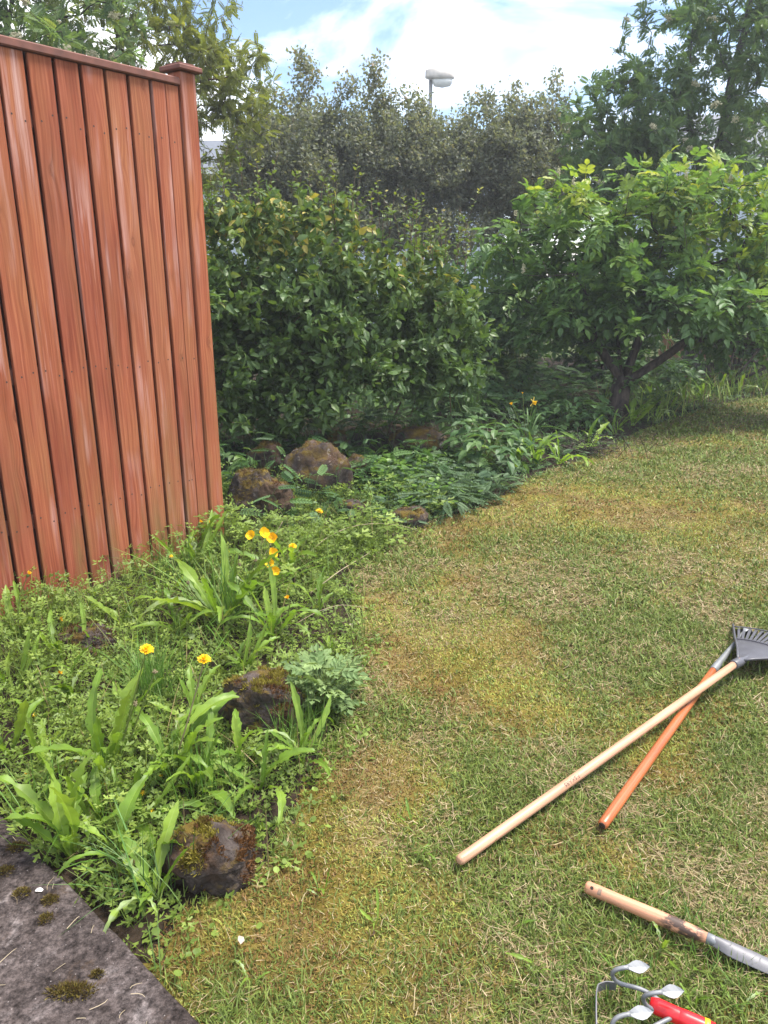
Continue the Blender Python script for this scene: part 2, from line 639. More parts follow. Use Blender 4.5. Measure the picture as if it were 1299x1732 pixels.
MOSS_SPOTS = [(800, 1120, .26, 1.0), (720, 1130, .2, .8), (640, 1030, .16, 1.1), (740, 890, .3, .8), (900, 1200, .22, .8), (860, 850, .5, .8), (1000, 860, .5, .6),
              (600, 1340, .16, .8), (660, 1300, .16, .7), (1120, 1300, .14, .8), (1050, 1450, .1, .6), (900, 1420, .12, .4), (450, 1530, .2, .5), (330, 1560, .12, .8), (1180, 860, .6, .5),
              (760, 1000, .2, .6), (860, 1060, .2, .6), (560, 1460, .14, .5), (1090, 1280, .1, .7), (1220, 920, .4, .4)]


def lawn_masks(x, y):
    moss = 0.14 + 0.5 * sstep(0.48, 0.64, fbm(x * 2.1, y * 2.1, 41))
    for px, py, r, a in MOSS_SPOTS:
        g = G(px, py)
        moss = moss + 1.15 * a * np.exp(-(((x - g[0]) ** 2 + (y - g[1]) ** 2) / r ** 2)) * (0.5 + fbm(x * 8, y * 8, 5))
    moss = np.clip(moss, 0, 1)
    dry = sstep(0.40, 0.62, fbm(x * 3.3 + 5, y * 3.3, 61)) * (0.5 + 0.5 * sstep(0.35, 0.6, fbm(x * 14, y * 14, 67)))
    lush = .95 * sstep(0.44, 0.62, fbm(x * 2.6 + 9, y * 2.6 - 4, 71)) + 0.65 * sstep(5.5, 7.5, y)
    return moss, dry, np.clip(lush, 0, 1)


GREEN = np.array([[.095, .135, .024], [.125, .172, .030], [.165, .212, .045]])
STRAW = np.array([[.27, .20, .095], [.34, .265, .14], [.22, .155, .08], [.40, .32, .19]])
MOSSC = np.array([[.28, .235, .045], [.24, .235, .045], [.31, .235, .060], [.21, .14, .042], [.26, .275, .055]])


def lawn_color(x, y, rng):
    moss, dry, lush = lawn_masks(x, y)
    n = len(x)
    g = GREEN[rng.integers(0, 3, n)] * rng.uniform(0.8, 1.25, (n, 1))
    s = STRAW[rng.integers(0, 4, n)] * rng.uniform(0.8, 1.2, (n, 1))
    hue = fbm(x * 4.5, y * 4.5, 91)[:, None]
    mo = MOSSC[rng.integers(0, 5, n)] * rng.uniform(0.8, 1.25, (n, 1))
    mo = mo * (1 - sstep(.5, .64, hue) * np.array([[.22, .42, .25]])) * (1 + sstep(.5, .36, hue) * np.array([[.15, .35, .3]]))
    brown = np.clip(0.40 * dry + 0.12, 0, 1) * (1 - 0.6 * lush)
    u = rng.random(n)
    kind = np.where(u < 0.78 * moss, 2, np.where(rng.random(n) < brown, 1, 0))
    c = np.where((kind == 1)[:, None], s, np.where((kind == 2)[:, None], mo, g))
    return c, kind


# the ground as a wide sheet, then lawn and bed as relief sheets above it
o = obj('ground', mesh('ground', [(-150, -150, -0.12), (150, -150, -0.12), (150, 150, -0.12), (-150, 150, -0.12)], Q=np.array([[0, 1, 2, 3]]), mats=[M['outer']]))
tag(o, kind='structure')
st = 0.05
gx, gy = np.meshgrid(np.arange(-4.5, 9.0, st), np.arange(-1.5, 12.6, st))
nx, ny = gx.shape[1], gx.shape[0]
X, Y = gx.ravel(), gy.ravel()
D = edge_dist(X, Y)
Z = hz(X, Y, D)
ii = (np.arange(ny - 1)[:, None] * nx + np.arange(nx - 1)[None]).ravel()
QQ = np.stack([ii, ii + 1, ii + nx + 1, ii + nx], -1)
inside = D[QQ].mean(1) < 0
crng = np.random.default_rng(3)
moss, dry, lush = lawn_masks(X, Y)
ccol = (np.array([[.085, .080, .025]]) * (1 - moss[:, None]) + np.array([[.13, .10, .02]]) * moss[:, None]) * (1 - .45 * dry[:, None]) + np.array([[.19, .14, .075]]) * (.45 * dry[:, None])
ccol = ccol * crng.uniform(.55, 1.15, (len(X), 1))


def sub_mesh(name, Q, mat, col=None):
    used = np.unique(Q)
    re = np.full(len(X), -1)
    re[used] = np.arange(len(used))
    return obj(name, mesh(name, np.stack([X, Y, Z], -1)[used], Q=re[Q], col=None if col is None else col[used], smooth=True, mats=[mat]))


tag(sub_mesh('lawn', QQ[inside], M['lawn_soil'], ccol), kind='structure')
tag(sub_mesh('flower_bed', QQ[~inside], M['soil']), kind='structure')

# ------------------------------------------------------------------ paving slab in the corner
def concrete():
    m, nt, bsdf, out = new_mat('weathered_concrete')
    geo = nd(nt, 'NewGeometry')
    p = geo.outputs['Position']
    n1 = noise_tex(nt, p, 3.4, 7, 0.68, 0.5)
    n2 = noise_tex(nt, p, 70, 6, 0.75)
    n3 = noise_tex(nt, mapped(nt, p, (1, 1, 1), (3, 1, 0)), 9, 6, 0.7)
    c = ramp(nt, n1, [(0.40, (0.030, 0.023, 0.021)), (0.54, (0.066, 0.053, 0.050)), (0.66, (0.19, 0.163, 0.158))])
    c = mixc(nt, 1.0, c, ramp(nt, n2, [(0.36, (0.3,) * 3), (0.5, (1.0,) * 3), (0.64, (2.0,) * 3)]), 'MULTIPLY')
    c = mixc(nt, ramp(nt, n3, [(0.58, (0, 0, 0)), (0.68, (0.8,) * 3)]), c, (0.065, 0.040, 0.022))
    vo = nd(nt, 'TexVoronoi', i_Scale=60.0)
    nt.links.new(p, vo.inputs['Vector'])
    c = mixc(nt, ramp(nt, vo.outputs['Distance'], [(0.05, (.7,) * 3), (0.10, (0, 0, 0))]), c, (0.30, 0.27, 0.26))
    nt.links.new(c, bsdf.inputs['Base Color'])
    bsdf.inputs['Roughness'].default_value = 0.95
    bsdf.inputs['Specular IOR Level'].default_value = 0.1
    add_bump(nt, bsdf, math_n(nt, 'ADD', n2, math_n(nt, 'MULTIPLY', n3, 1.5)), 0.7, 0.008)
    return m


M['concrete'] = concrete()
SA, SB = G(45, 1415, 0.035)[:2], G(345, 1732, 0.035)[:2]
su = unit(SB - SA)
sn = np.array([su[1], -su[0]])
if sn @ (np.array([-2.0, 0]) - SA) < 0:
    sn = -sn                                    # into the slab
SLAB_Z = 0.035
srng = np.random.default_rng(5)
ts = np.arange(-1.6, 2.6, 0.02)
ws = np.concatenate([[0, 0.004, 0.012, 0.03], np.arange(0.06, 2.2, 0.04)])
chip = 0.006 * (fbm(ts * 14, ts * 0, 8, 4) - 0.5) + 0.02 * np.maximum(0, fbm(ts * 7.1, ts * 0 + 4, 9, 3) - 0.62)
SV, SQ = [], []
rows = [(-1, -0.16), (0, -0.16)]
V = []
for j, t in enumerate(ts):
    base = SA + su * t
    for w in ws:
        e = base + sn * (w + chip[j] * math.exp(-w * 9))
        V.append((e[0], e[1], SLAB_Z - (0.014 if w == 0 else 0.005 if w < 0.006 else 0.0015 if w < 0.02 else 0)))
V = np.array(V)
nw = len(ws)
V[:, 2] += 0.006 * (fbm(V[:, 0] * 4, V[:, 1] * 4, 31) - 0.5) + 0.003 * (fbm(V[:, 0] * 30, V[:, 1] * 30, 32, 2) - .5)
low = V[::nw].copy()
low[:, 2] = -0.14
nV = len(V)
V = np.concatenate([V, low])
i = (np.arange(len(ts) - 1)[:, None] * nw + np.arange(nw - 1)[None]).ravel()
Q = np.stack([i, i + 1, i + nw + 1, i + nw], -1)
k = np.arange(len(ts) - 1)
Q = np.concatenate([Q, np.stack([nV + k, k * nw, (k + 1) * nw, nV + k + 1], -1)])
tag(obj('pavement', mesh('pavement', V, Q=Q, smooth=True, mats=[M['concrete']])), kind='structure')


def on_slab(x, y):
    return (np.stack([x, y], -1) - SA) @ sn


# ------------------------------------------------------------------ red board fence
FB = np.array([-1.0498, 4.0085])
FU = np.array([0.58592, 0.81037])
FN = np.array([FU[1], -FU[0]])                   # out of the face, towards the garden
FROT = np.array([[FU[0], -FN[0], 0], [FU[1], -FN[1], 0], [0, 0, 1]])   # local x along, y into the fence, z up
M['wood_back'] = plain_mat('gap_shade_maroon', (0.09, 0.028, 0.02), 0.8, var=0.3, scale=10)  # shade of the gaps put into the rear boards' colour
fence = thing('board_fence', 'tall red stained fence of upright boards with dark gaps and capped end post', 'fence', (FB[0], FB[1], -0.05))


def fence_piece(name, s0, s1, y0, y1, z0, z1, mat, bev=0.0022, parent=None, nails=()):
    """box in fence space; its own origin at its foot so that the grain runs along local z"""
    b = box(((s1 - s0) / 2, (y1 - y0) / 2, (z1 - z0) / 2), (s1 - s0, y1 - y0, z1 - z0), bev=bev)
    parts, idx = [b], [0] * (len(b[1]) + len(b[2]))
    V, T, Q = b
    mi = [0] * len(T), [0] * len(Q)
    tn = []
    for (nx_, nz_) in nails:
        c = np.array([nx_, -0.0008, nz_ - z0])
        a = np.linspace(0, 2 * math.pi, 6, endpoint=False)
        tn.append((np.concatenate([c + 0.0044 * np.stack([np.cos(a), 0 * a, np.sin(a)], -1), [c + (0, 0.0, 0)]]),
                   np.array([[6, (q + 1) % 6, q] for q in range(6)]), NQ))
    me_V, me_T, me_Q, _ = join([b] + tn)
    m = mesh(name, me_V, me_T, me_Q, mats=[mat, M['nail']], mat_idx=[0] * len(T) + [1] * (len(me_T) - len(T)) + [0] * len(Q))
    o = bpy.data.objects.new(name, m)
    COL.objects.link(o)
    p = FB + FU * s0 - FN * y0
    o.matrix_world = Matrix.Translation((p[0], p[1], z0)) @ Matrix(FROT).to_4x4()
    par = parent or fence
    o.parent = par
    o.matrix_parent_inverse = Matrix.Translation(par.location).inverted() if par is fence else par.matrix_world.inverted()
    return o


frng = np.random.default_rng(12)
gaps = [-0.043 - 0.1215 * q for q in range(0, 22)]
edges = sorted([g for g in gaps])
TOPZ = 2.318
rail_z = (2.08, 1.05, 0.40)
for q in range(len(edges) - 1):
    s0, s1 = edges[q] + 0.0085 + frng.uniform(-.002, .002), edges[q + 1] - 0.0085 + frng.uniform(-.002, .002)
    w = s1 - s0
    nl = [(w * f + frng.uniform(-.004, .004), z + frng.uniform(-.02, .02)) for z in rail_z for f in (0.24, 0.78)]
    fence_piece('board', s0, s1, frng.uniform(0, .003), 0.022, 0.0 + frng.uniform(-.012, .006), TOPZ, M['wood'], nails=nl)
w = 0.086
fence_piece('board', -0.033, 0.040, 0.0, 0.022, 0.005, TOPZ, M['wood'], nails=[(0.03, 2.08), (0.05, 1.05), (0.03, .40), (.05, .40)])
fence_piece('board', 0.0435, 0.118, 0.001, 0.022, -0.005, TOPZ, M['wood'], bev=0.002, nails=[(0.03, 2.07), (0.05, 1.04)])
for q in range(len(edges)):                       # the boards behind the gaps, in the gap-shade colour
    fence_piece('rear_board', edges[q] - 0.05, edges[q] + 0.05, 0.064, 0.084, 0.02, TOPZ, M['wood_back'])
for z in rail_z:
    fence_piece('rail', edges[0] - 0.02, 0.12, 0.024, 0.062, z - 0.035, z + 0.035, M['wood_cap'])
cap = fence_piece('top_trim', edges[0] - 0.02, 0.122, -0.016, 0.092, TOPZ + 0.002, TOPZ + 0.036, M['wood_cap'], bev=0.005)
post = fence_piece('post', 0.126, 0.222, -0.012, 0.084, -0.1, 2.385, M['wood'], bev=0.006)
fence_piece('post_cap', 0.100, 0.248, -0.038, 0.110, 2.387, 2.411, M['wood_cap'], bev=0.005)
fence_piece('post_cap', 0.122, 0.226, -0.016, 0.088, 2.413, 2.424, M['wood_cap'], bev=0.008)

# ------------------------------------------------------------------ lawn blades, straw and moss
def make_blades(n_per, bands, rng, hmul, wmul, kindset):
    xs, ys, sc = [], [], []
    for (y0, y1, dens, wid) in bands:
        xmax = 0.56 * (y1 * _c + 0.45) + 0.75
        area = (y1 - y0) * 2 * xmax
        n = int(area * dens * n_per)
        xs.append(rng.uniform(-xmax, xmax, n)); ys.append(rng.uniform(y0, y1, n)); sc.append(np.full(n, wid))
    x, y, w = np.concatenate(xs), np.concatenate(ys), np.concatenate(sc)
    d = edge_dist(x, y)
    keep = (d + 0.05 * (fbm(x * 12, y * 12, 77, 2) - .5) < 0.015) & (on_slab(x, y) < -0.005)
    x, y, w = x[keep], y[keep], w[keep]
    return x, y, w


def blades_mesh(x, y, w, rng):
    n = len(x)
    z = hz(x, y)
    c, kind = lawn_color(x, y, rng)
    moss, dry, lush = lawn_masks(x, y)
    az = rng.uniform(0, 2 * math.pi, n)
    far = np.clip((w - 1) / 3, 0, 1)
    L = np.where(kind == 0, rng.gamma(5, 0.0058, n), np.where(kind == 1, rng.gamma(5, .0065, n), rng.uniform(.010, .020, n)))
    L = L * (1 + 0.25 * lush) * np.where(kind == 2, 1.0, 1 - .35 * moss)
    tilt = np.where(kind == 0, rng.normal(.75, .38, n), np.where(kind == 1, rng.normal(1.42, .16, n), rng.normal(.6, .4, n)))
    tilt = np.clip(tilt, 0, 1.54)
    W = np.where(kind == 0, rng.uniform(.0009, .0020, n), np.where(kind == 1, rng.uniform(.0005, .0011, n), rng.uniform(.0009, .0018, n))) * w
    dirh = np.stack([np.cos(az), np.sin(az), 0 * az], -1)
    side = np.stack([-np.sin(az), np.cos(az), 0 * az], -1)
    base = np.stack([x, y, z + np.where(kind == 1, rng.uniform(.001, .016, n), -.002)], -1)
    d1 = dirh * np.sin(tilt)[:, None]
    d1[:, 2] = np.cos(tilt)
    t2 = np.clip(tilt + np.where(kind == 1, rng.normal(.05, .25, n), np.abs(rng.normal(.45, .35, n))), 0, np.where(kind == 1, 1.75, 1.7))
    tw = rng.normal(0, .5, n)
    d2h = dirh * np.cos(tw)[:, None] + side * np.sin(tw)[:, None]
    d2 = d2h * np.sin(t2)[:, None]
    d2[:, 2] = np.cos(t2)
    mid = base + d1 * (L * .5)[:, None]
    tip = mid + d2 * (L * .5)[:, None]
    tip[:, 2] = np.maximum(tip[:, 2], z + .001)
    sw = side * W[:, None]
    V = np.stack([base - sw, base + sw, mid + sw * .9, mid - sw * .9, tip], 1).reshape(-1, 3)
    o5 = np.arange(n)[:, None] * 5
    return V, o5 + np.array([[3, 2, 4]]), o5 + np.array([[0, 1, 2, 3]]), np.repeat(c, 5, 0)


BANDS = [(0.85, 1.5, 1.0, 1.0), (1.5, 2.2, .85, 1.15), (2.2, 3.2, .52, 1.5), (3.2, 4.6, .28, 2.1), (4.6, 6.6, .14, 3.0), (6.6, 10.4, .06, 4.6)]
grng = np.random.default_rng(99)
x, y, w = make_blades(40000, BANDS, grng, 1, 1, None)
V, T, Q, c = blades_mesh(x, y, w, grng)
tag(obj('lawn_grass', mesh('lawn_grass', V, T, Q, col=c, mats=[M['blade']])), 'short patchy lawn grass mixed with straw and ochre moss', 'grass', kind='stuff')
N_BLADES = len(x)
# ------------------------------------------------------------------ trees and shrubs
def grow(rng, roots, pts, step=0.22, wander=0.05, back=0.7):
    """nodes, parents: stems (polylines) plus branches that reach every point of pts"""
    nodes, par, dirs = [], [], []
    for pl in roots:
        pl = np.asarray(pl, float)
        for q, p in enumerate(pl):
            nodes.append(p)
            par.append(len(nodes) - 2 if q else -1)
            dirs.append(unit(pl[min(q + 1, len(pl) - 1)] - pl[max(q - 1, 0)]))
    for q in range(1, len(par)):                      # a limb that starts inside an earlier stem grows out of it
        if par[q] < 0:
            dd = np.linalg.norm(np.array(nodes[:q]) - nodes[q], axis=1)
            if dd.min() < .35:
                par[q] = int(np.argmin(dd))
    nodes_a = np.zeros((len(nodes) + len(pts) * 14, 3))
    dirs_a = np.zeros_like(nodes_a)
    n = len(nodes)
    nodes_a[:n], dirs_a[:n] = nodes, dirs
    root_n = n
    tops = nodes_a[:n].copy()
    dist0 = np.min(np.linalg.norm(pts[:, None] - tops[None], axis=-1), axis=1)
    for p in pts[np.argsort(dist0)]:
        v = p - nodes_a[:n]
        L = np.linalg.norm(v, axis=1) + 1e-6
        cosv = (v * dirs_a[:n]).sum(1) / L
        cost = L * (1 + back * (1 - cosv)) + 0.5 * np.maximum(0, -v[:, 2])
        j = int(np.argmin(cost))
        k = max(1, min(13, int(math.ceil(L[j] / step))))
        q0 = nodes_a[j]
        c1 = q0 + dirs_a[j] * L[j] * 0.4
        last = j
        for q in range(1, k + 1):
            t = q / k
            w = (1 - t) ** 2 * q0 + 2 * t * (1 - t) * c1 + t * t * p
            if q < k:
                w = w + rng.normal(0, wander * step, 3)
            nodes_a[n] = w
            dirs_a[n] = unit(w - nodes_a[last])
            par.append(last)
            last = n
            n += 1
    return nodes_a[:n], np.array(par), dirs_a[:n]


def radii(par, r0, power=2.2, rmax=1.0):
    n = len(par)
    acc = np.zeros(n)
    leafy = np.ones(n, bool)
    leafy[par[par >= 0]] = False
    r = np.zeros(n)
    for q in range(n - 1, -1, -1):
        r[q] = r0 if leafy[q] else max(r0, acc[q] ** (1 / power))
        if par[q] >= 0:
            acc[par[q]] += r[q] ** power
    return np.minimum(r, rmax), leafy


JR = np.random.default_rng(55)


def wood(nodes, par, r, kmin=3):
    n = len(par)
    kids = [[] for _ in range(n)]
    for q, p in enumerate(par):
        if p >= 0:
            kids[p].append(q)
    parts = []
    starts = [q for q in range(n) if par[q] < 0]
    stack = [(s, None) for s in starts]
    while stack:
        s, frm = stack.pop()
        chain = [s]
        while kids[chain[-1]]:
            ks = kids[chain[-1]]
            b = max(ks, key=lambda a: r[a])
            for a in ks:
                if a != b:
                    stack.append((a, chain[-1]))
            chain.append(b)
        P, R = nodes[chain], r[chain]
        if frm is not None:
            P = np.concatenate([nodes[frm][None], P])
            R = np.concatenate([[min(R[0] * 1.15, r[frm])], R])
        if len(P) < 2:
            continue
        k = 8 if R.max() > .035 else 5 if R.max() > .012 else kmin
        parts.append(tube(P, R, 12 if R.max() > .06 else k, cap=k > 4, jit=.07 if R.max() > .03 else 0, rng=JR))
    return parts


def ell(rng, n, c, rad, shell=0.5):
    v = unit(rng.normal(size=(n, 3)))
    return np.asarray(c) + v * (rng.random(n) ** shell)[:, None] * np.asarray(rad)


def sites(nodes, par, r, rmax, per, rng, end_bias=1.0):
    """points on the thin twigs with their direction"""
    q = np.where((par >= 0) & (r <= rmax))[0]
    t = rng.random((len(q), per)) ** (1 / end_bias)
    a, b = nodes[par[q]], nodes[q]
    P = a[:, None] + (b - a)[:, None] * t[..., None]
    Dv = np.repeat(unit(b - a)[:, None], per, 1)
    return P.reshape(-1, 3), Dv.reshape(-1, 3)


# leaf templates, y along the leaf, z its upper side, length 1
L_DIA = tpl([(0, 0, 0), (-.30, .45, .07), (0, 1, -.08), (.30, .45, .07)], [(0, 2, 1), (0, 3, 2)])
L_SIX = tpl([(0, 0, 0), (-.26, .28, .06), (0, .45, 0), (.26, .28, .06), (-.21, .66, .03), (.21, .66, .03), (0, 1, -.14)],
            [(0, 2, 1), (0, 3, 2), (4, 2, 6), (2, 5, 6)], [(1, 2, 4, 4)][:0])
L_SIX = tpl(L_SIX[0], [(0, 2, 1), (0, 3, 2), (1, 2, 4), (2, 3, 5), (4, 2, 6), (2, 5, 6)])


def compound(pairs, leaflet, rachis=1.0, ll=0.4, lw=1.0, ang=65, droop=0.15, start=0.3):
    """pinnate leaf: rachis of length 1 with pairs of leaflets and one at the tip"""
    parts = []
    Rs, Ps = [], []

    def pt(t):
        return np.array([0, t, -droop * t * t])
    for q in range(pairs):
        t = start + (1 - start) * (q + .15) / (pairs + .2)
        for sgn in (-1, 1):
            a = math.radians(ang) * sgn
            d = np.array([math.sin(a), math.cos(a), -.12])
            f = frames(d[None], np.array([[0.12 * sgn, 0, 1.0]]))[0]
            sc_ = ll * (0.8 + .25 * math.sin(math.pi * (q + .7) / (pairs + .6)))
            Rs.append(f * np.array([sc_ * lw, sc_, sc_])); Ps.append(pt(t))
    f = frames(np.array([[0, 1, -2 * droop * .7]]), np.array([[0, 0, 1.0]]))[0]
    Rs.append(f * np.array([ll * lw, ll, ll])); Ps.append(pt(1.0))
    parts.append(inst(leaflet, np.array(Rs), np.array(Ps)))
    P = np.array([pt(t) for t in np.linspace(0, 1, 4)])
    wv = np.array([.010, 0, 0])
    V = np.concatenate([P - wv, P + wv])
    Q = [(i, i + 1, i + 5, i + 4) for i in range(3)]
    parts.append(tpl(V, None, Q))
    V, T, Q, _ = join(parts)
    return (V, T, Q)


ROWAN_LEAF = compound(6, L_DIA, ll=.34, lw=.85, ang=62, droop=.22, start=.25)
FEATHER_LEAF = compound(7, L_DIA, ll=.24, lw=1.1, ang=58, droop=.3, start=.15)
ELDER_LEAF = compound(2, L_SIX, ll=.60, lw=1.0, ang=58, droop=.25, start=.38)


def leaf_set(rng, P, D, size, out=0.8, up=0.6, tilt=0.35, spread=0.7):
    """orientation of leaves that leave the twig sideways and outwards"""
    n = len(P)
    rv = rng.normal(size=(n, 3))
    d = unit(D * (1 - spread) + unit(rv) * spread + np.array([0, 0, -.05]))
    nrm = unit(np.array([[0, 0, up]]) + rng.normal(size=(n, 3)) * tilt + out * .3 * d * np.array([1, 1, 0]))
    return frames(d, nrm) * np.asarray(size)[:, None, None]


def pick_front(P, size, cell=15, nmax=300, frame=True):
    """the leaves that show largest: front-most of each small patch of the view"""
    px, py, zc = project(P)
    ok = (px > -10) & (px < 1309) & (py > -10) & (py < 1742) & (zc > .3)
    idx = np.where(ok)[0]
    key = (px[idx] // cell).astype(int) * 4096 + (py[idx] // cell).astype(int)
    order = np.lexsort((zc[idx], key))
    k = key[order]
    first = np.concatenate([[True], k[1:] != k[:-1]])
    sel = idx[order[first]]
    score = size[sel] / zc[sel]
    return sel[np.argsort(-score)][:nmax]


def mat_of(R, P):
    m = Matrix.Identity(4)
    for a in range(3):
        for b in range(3):
            m[a][b] = R[a, b]
        m[a][3] = P[a]
    return m


def foliage(parent, rng, t, R, P, rnd, mat, size, single=0, name='foliage', cell=15, leaf_name='leaf', nvar=10):
    """foliage as one part; the leaves that show largest as parts of their own"""
    keep = np.ones(len(P), bool)
    if single:
        sel = pick_front(P, size, cell, single)
        keep[sel] = False
        var = []
        for q in range(nvar):
            V = t[0] * np.array([1, 1, 1 + .5 * rng.normal()])
            var.append(mesh(leaf_name, V, t[1], t[2], np.full(len(V), (q + .5) / nvar), mats=[mat]))
        org = np.array(parent.location)
        for s_ in sel:
            o = bpy.data.objects.new(leaf_name, var[min(nvar - 1, int(rnd[s_] * nvar))])
            COL.objects.link(o)
            o.parent = parent
            o.matrix_basis = mat_of(R[s_], P[s_] - org)
    V, T, Q, r = inst(t, R[keep], P[keep], rnd[keep])
    org = np.array(parent.location)
    o = obj(name, mesh(name, V - org, T, Q, r, mats=[mat]), parent)
    if single:
        o['kind'] = 'stuff'
    return o


def add_wood(parent, parts, mat, name='trunk', smooth=True):
    V, T, Q, r = join(parts)
    return obj(name, mesh(name, V - np.array(parent.location), T, Q, r, smooth=smooth, mats=[mat]), parent)


def flower_cluster(rng, n, rad, bead):
    """dome of small five-sided beads"""
    oc = tpl([(0, 0, 1), (1, 0, 0), (0, 1, 0), (-1, 0, 0), (0, -1, 0), (0, 0, -1)],
             [(0, 1, 2), (0, 2, 3), (0, 3, 4), (0, 4, 1), (5, 2, 1), (5, 3, 2), (5, 4, 3), (5, 1, 4)])
    P = unit(rng.normal(size=(n, 3))) * (rng.random((n, 1)) ** .5) * np.asarray(rad)
    R = np.eye(3)[None] * (bead * rng.uniform(.6, 1.3, n))[:, None, None]
    return inst(oc, R, P, rng.random(n))


M['cream'] = leaf_mat('cream_blossom', [(0, (.42, .38, .24)), (1, (.62, .58, .42))], .8, .2, .1, .1)
M['yellow'] = leaf_mat('yellow_petal', [(0, (.80, .46, .012)), (1, (.88, .60, .02))], .6, .3, .2, .1)
M['orange'] = leaf_mat('orange_petal', [(0, (.82, .42, .008)), (1, (.88, .54, .014))], .55, .3, .2, .1)
M['l_rowan'] = leaf_mat('rowan_leaf', [(0, (.09, .155, .07)), (.5, (.13, .21, .09)), (.85, (.185, .26, .095)), (1, (.25, .30, .10))], .5, .5, .4)
M['l_yellow'] = leaf_mat('yellow_green_leaf', [(0, (.12, .155, .035)), (.5, (.19, .215, .05)), (.85, (.27, .275, .065)), (1, (.36, .33, .08))], .5, .5, .3)
M['l_grey'] = leaf_mat('grey_brown_leaf', [(0, (.125, .145, .105)), (.5, (.185, .205, .145)), (.8, (.26, .25, .17)), (1, (.31, .22, .16))], .5, .45, .4)
M['l_elder'] = leaf_mat('elder_leaf', [(0, (.065, .130, .046)), (.45, (.105, .195, .060)), (.72, (.155, .255, .056)), (.88, (.23, .31, .05)), (1, (.35, .38, .06))], .45, .45, .4)
M['l_hedge'] = leaf_mat('hedge_leaf', [(0, (.054, .100, .030)), (.5, (.092, .155, .044)), (.8, (.14, .20, .05)), (.93, (.21, .24, .045)), (1, (.36, .30, .07))], .46, .36, .4)
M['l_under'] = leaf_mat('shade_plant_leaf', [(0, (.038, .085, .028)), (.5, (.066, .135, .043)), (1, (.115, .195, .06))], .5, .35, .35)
M['l_bed'] = leaf_mat('buttercup_leaf', [(0, (.105, .16, .028)), (.5, (.165, .24, .042)), (1, (.25, .33, .065))], .5, .4, .35)
M['l_dand'] = leaf_mat('dandelion_leaf', [(0, (.11, .20, .024)), (.5, (.17, .28, .035)), (.9, (.26, .37, .05)), (1, (.30, .38, .18))], .45, .45, .4)
M['stalk'] = leaf_mat('green_stalk', [(0, (.10, .15, .03)), (.6, (.19, .22, .05)), (1, (.24, .19, .11))], .55, .2, .3)
M['dry'] = leaf_mat('dry_stem', [(0, (.20, .15, .09)), (1, (.38, .31, .21))], .7, .1, .2)

trng = np.random.default_rng(21)


def crown_tree(name, label, cat, base, roots, blobs, npts, mat_w, mat_l, leaf, leaf_len, rmax, per, r0, rng,
               group=None, single=0, spread=.75, up=.7, tilt=.4, young=None, step=.24, rlim=1.0, ncl=0, shell=.5, cell=15, power=2.2, end_bias=1.0, wander=.05, trunk=.07, jit=.012, limb=9.0, nbase=0, flare=0):
    t = thing(name, label, cat, (base[0], base[1], base[2]), group)
    pts = np.concatenate([ell(rng, int(npts * wt), c, rd, shell) for (c, rd, wt) in blobs])
    pts = pts[pts[:, 2] > base[2] + .12]
    nodes, par, dirs = grow(rng, roots, pts, step, wander)
    r, leafy = radii(par, r0, power, rlim)
    P, Dv = sites(nodes, par, r, rmax, per, rng, end_bias)
    r = r0 * (r / r0) ** (math.log(trunk / r0) / math.log(r.max() / r0))
    r[nbase:] = np.minimum(r[nbase:], limb)
    if flare:
        r[:nbase] = np.array([.17, .125, .105, .095, .09, .085])[:nbase]
    add_wood(t, wood(nodes, par, r), mat_w, 'trunk')
    P = P + rng.normal(0, jit, P.shape)
    size = leaf_len * rng.uniform(.6, 1.25, len(P))
    R = leaf_set(rng, P, Dv, size, spread=spread, up=up, tilt=tilt)
    rnd = np.clip(rng.normal(.42, .2, len(P)), 0, .85)
    if young is not None:
        rnd = young(P, rnd, rng)
    foliage(t, rng, leaf, R, P, rnd, mat_l, size, single, 'foliage' if single else 'crown', cell)
    if ncl:
        tips = nodes[leafy]
        px, py, zc = project(tips)
        vis = np.where((px > 0) & (px < 1299) & (py > 0) & (py < 700))[0]
        sel = vis[np.argsort(zc[vis])][:ncl * 5]
        sel = rng.permutation(sel)[:ncl]
        cm = []
        for q in range(3):
            V, T, Q, rr = flower_cluster(rng, 70, (.055, .055, .028), .0075)
            cm.append(mesh('blossom', V, T, Q, rr, mats=[M['cream']]))
        for q in sel:
            p = tips[q] + np.array([0, -.06, .05])
            o = obj('blossom', cm[int(rng.integers(3))], t, p - np.array(base))
            o.rotation_euler = (rng.normal(0, .4), rng.normal(0, .4), rng.random() * 6)
            o.scale = (rng.uniform(.9, 1.5),) * 3
    return t, nodes, par, r, leafy


def stem(base, top, rng, n=7, bend=.15):
    b, t = np.asarray(base, float), np.asarray(top, float)
    mid = (b + t) / 2 + rng.normal(0, bend, 3) * np.array([1, 1, .3])
    P = bez(b, mid, t, n)
    P[1:-1] += rng.normal(0, .012, (n - 2, 3))
    return P


# far left, above the fence: blossoming rowan and a yellow-green tree
rng = np.random.default_rng(101)
b = np.array([-4.3, 9.2, -.1])
crown_tree('rowan_tree', 'blossoming rowan with dark limbs standing behind the red fence', 'tree', b,
           [stem(b, (-4.25, 9.2, 2.6), rng), stem((-4.25, 9.2, 2.0), (-3.6, 9.0, 4.6), rng), stem((-4.25, 9.2, 2.2), (-5.0, 9.4, 4.8), rng)],
           [((-4.2, 9.1, 4.3), (1.6, 1.3, 1.7), .7), ((-3.3, 8.8, 3.6), (1.0, .9, .9), .25), ((-4.6, 9, 5.6), (1.2, 1.0, .9), .2)], 430,
           M['bark_dark'], M['l_rowan'], ROWAN_LEAF, .14, .012, 7, .003, rng, ncl=22, young=lambda P, r, g: np.clip(r + .15 + .2 * g.random(len(P)), 0, 1))
rng = np.random.default_rng(102)
b = np.array([-2.75, 10.4, -.1])
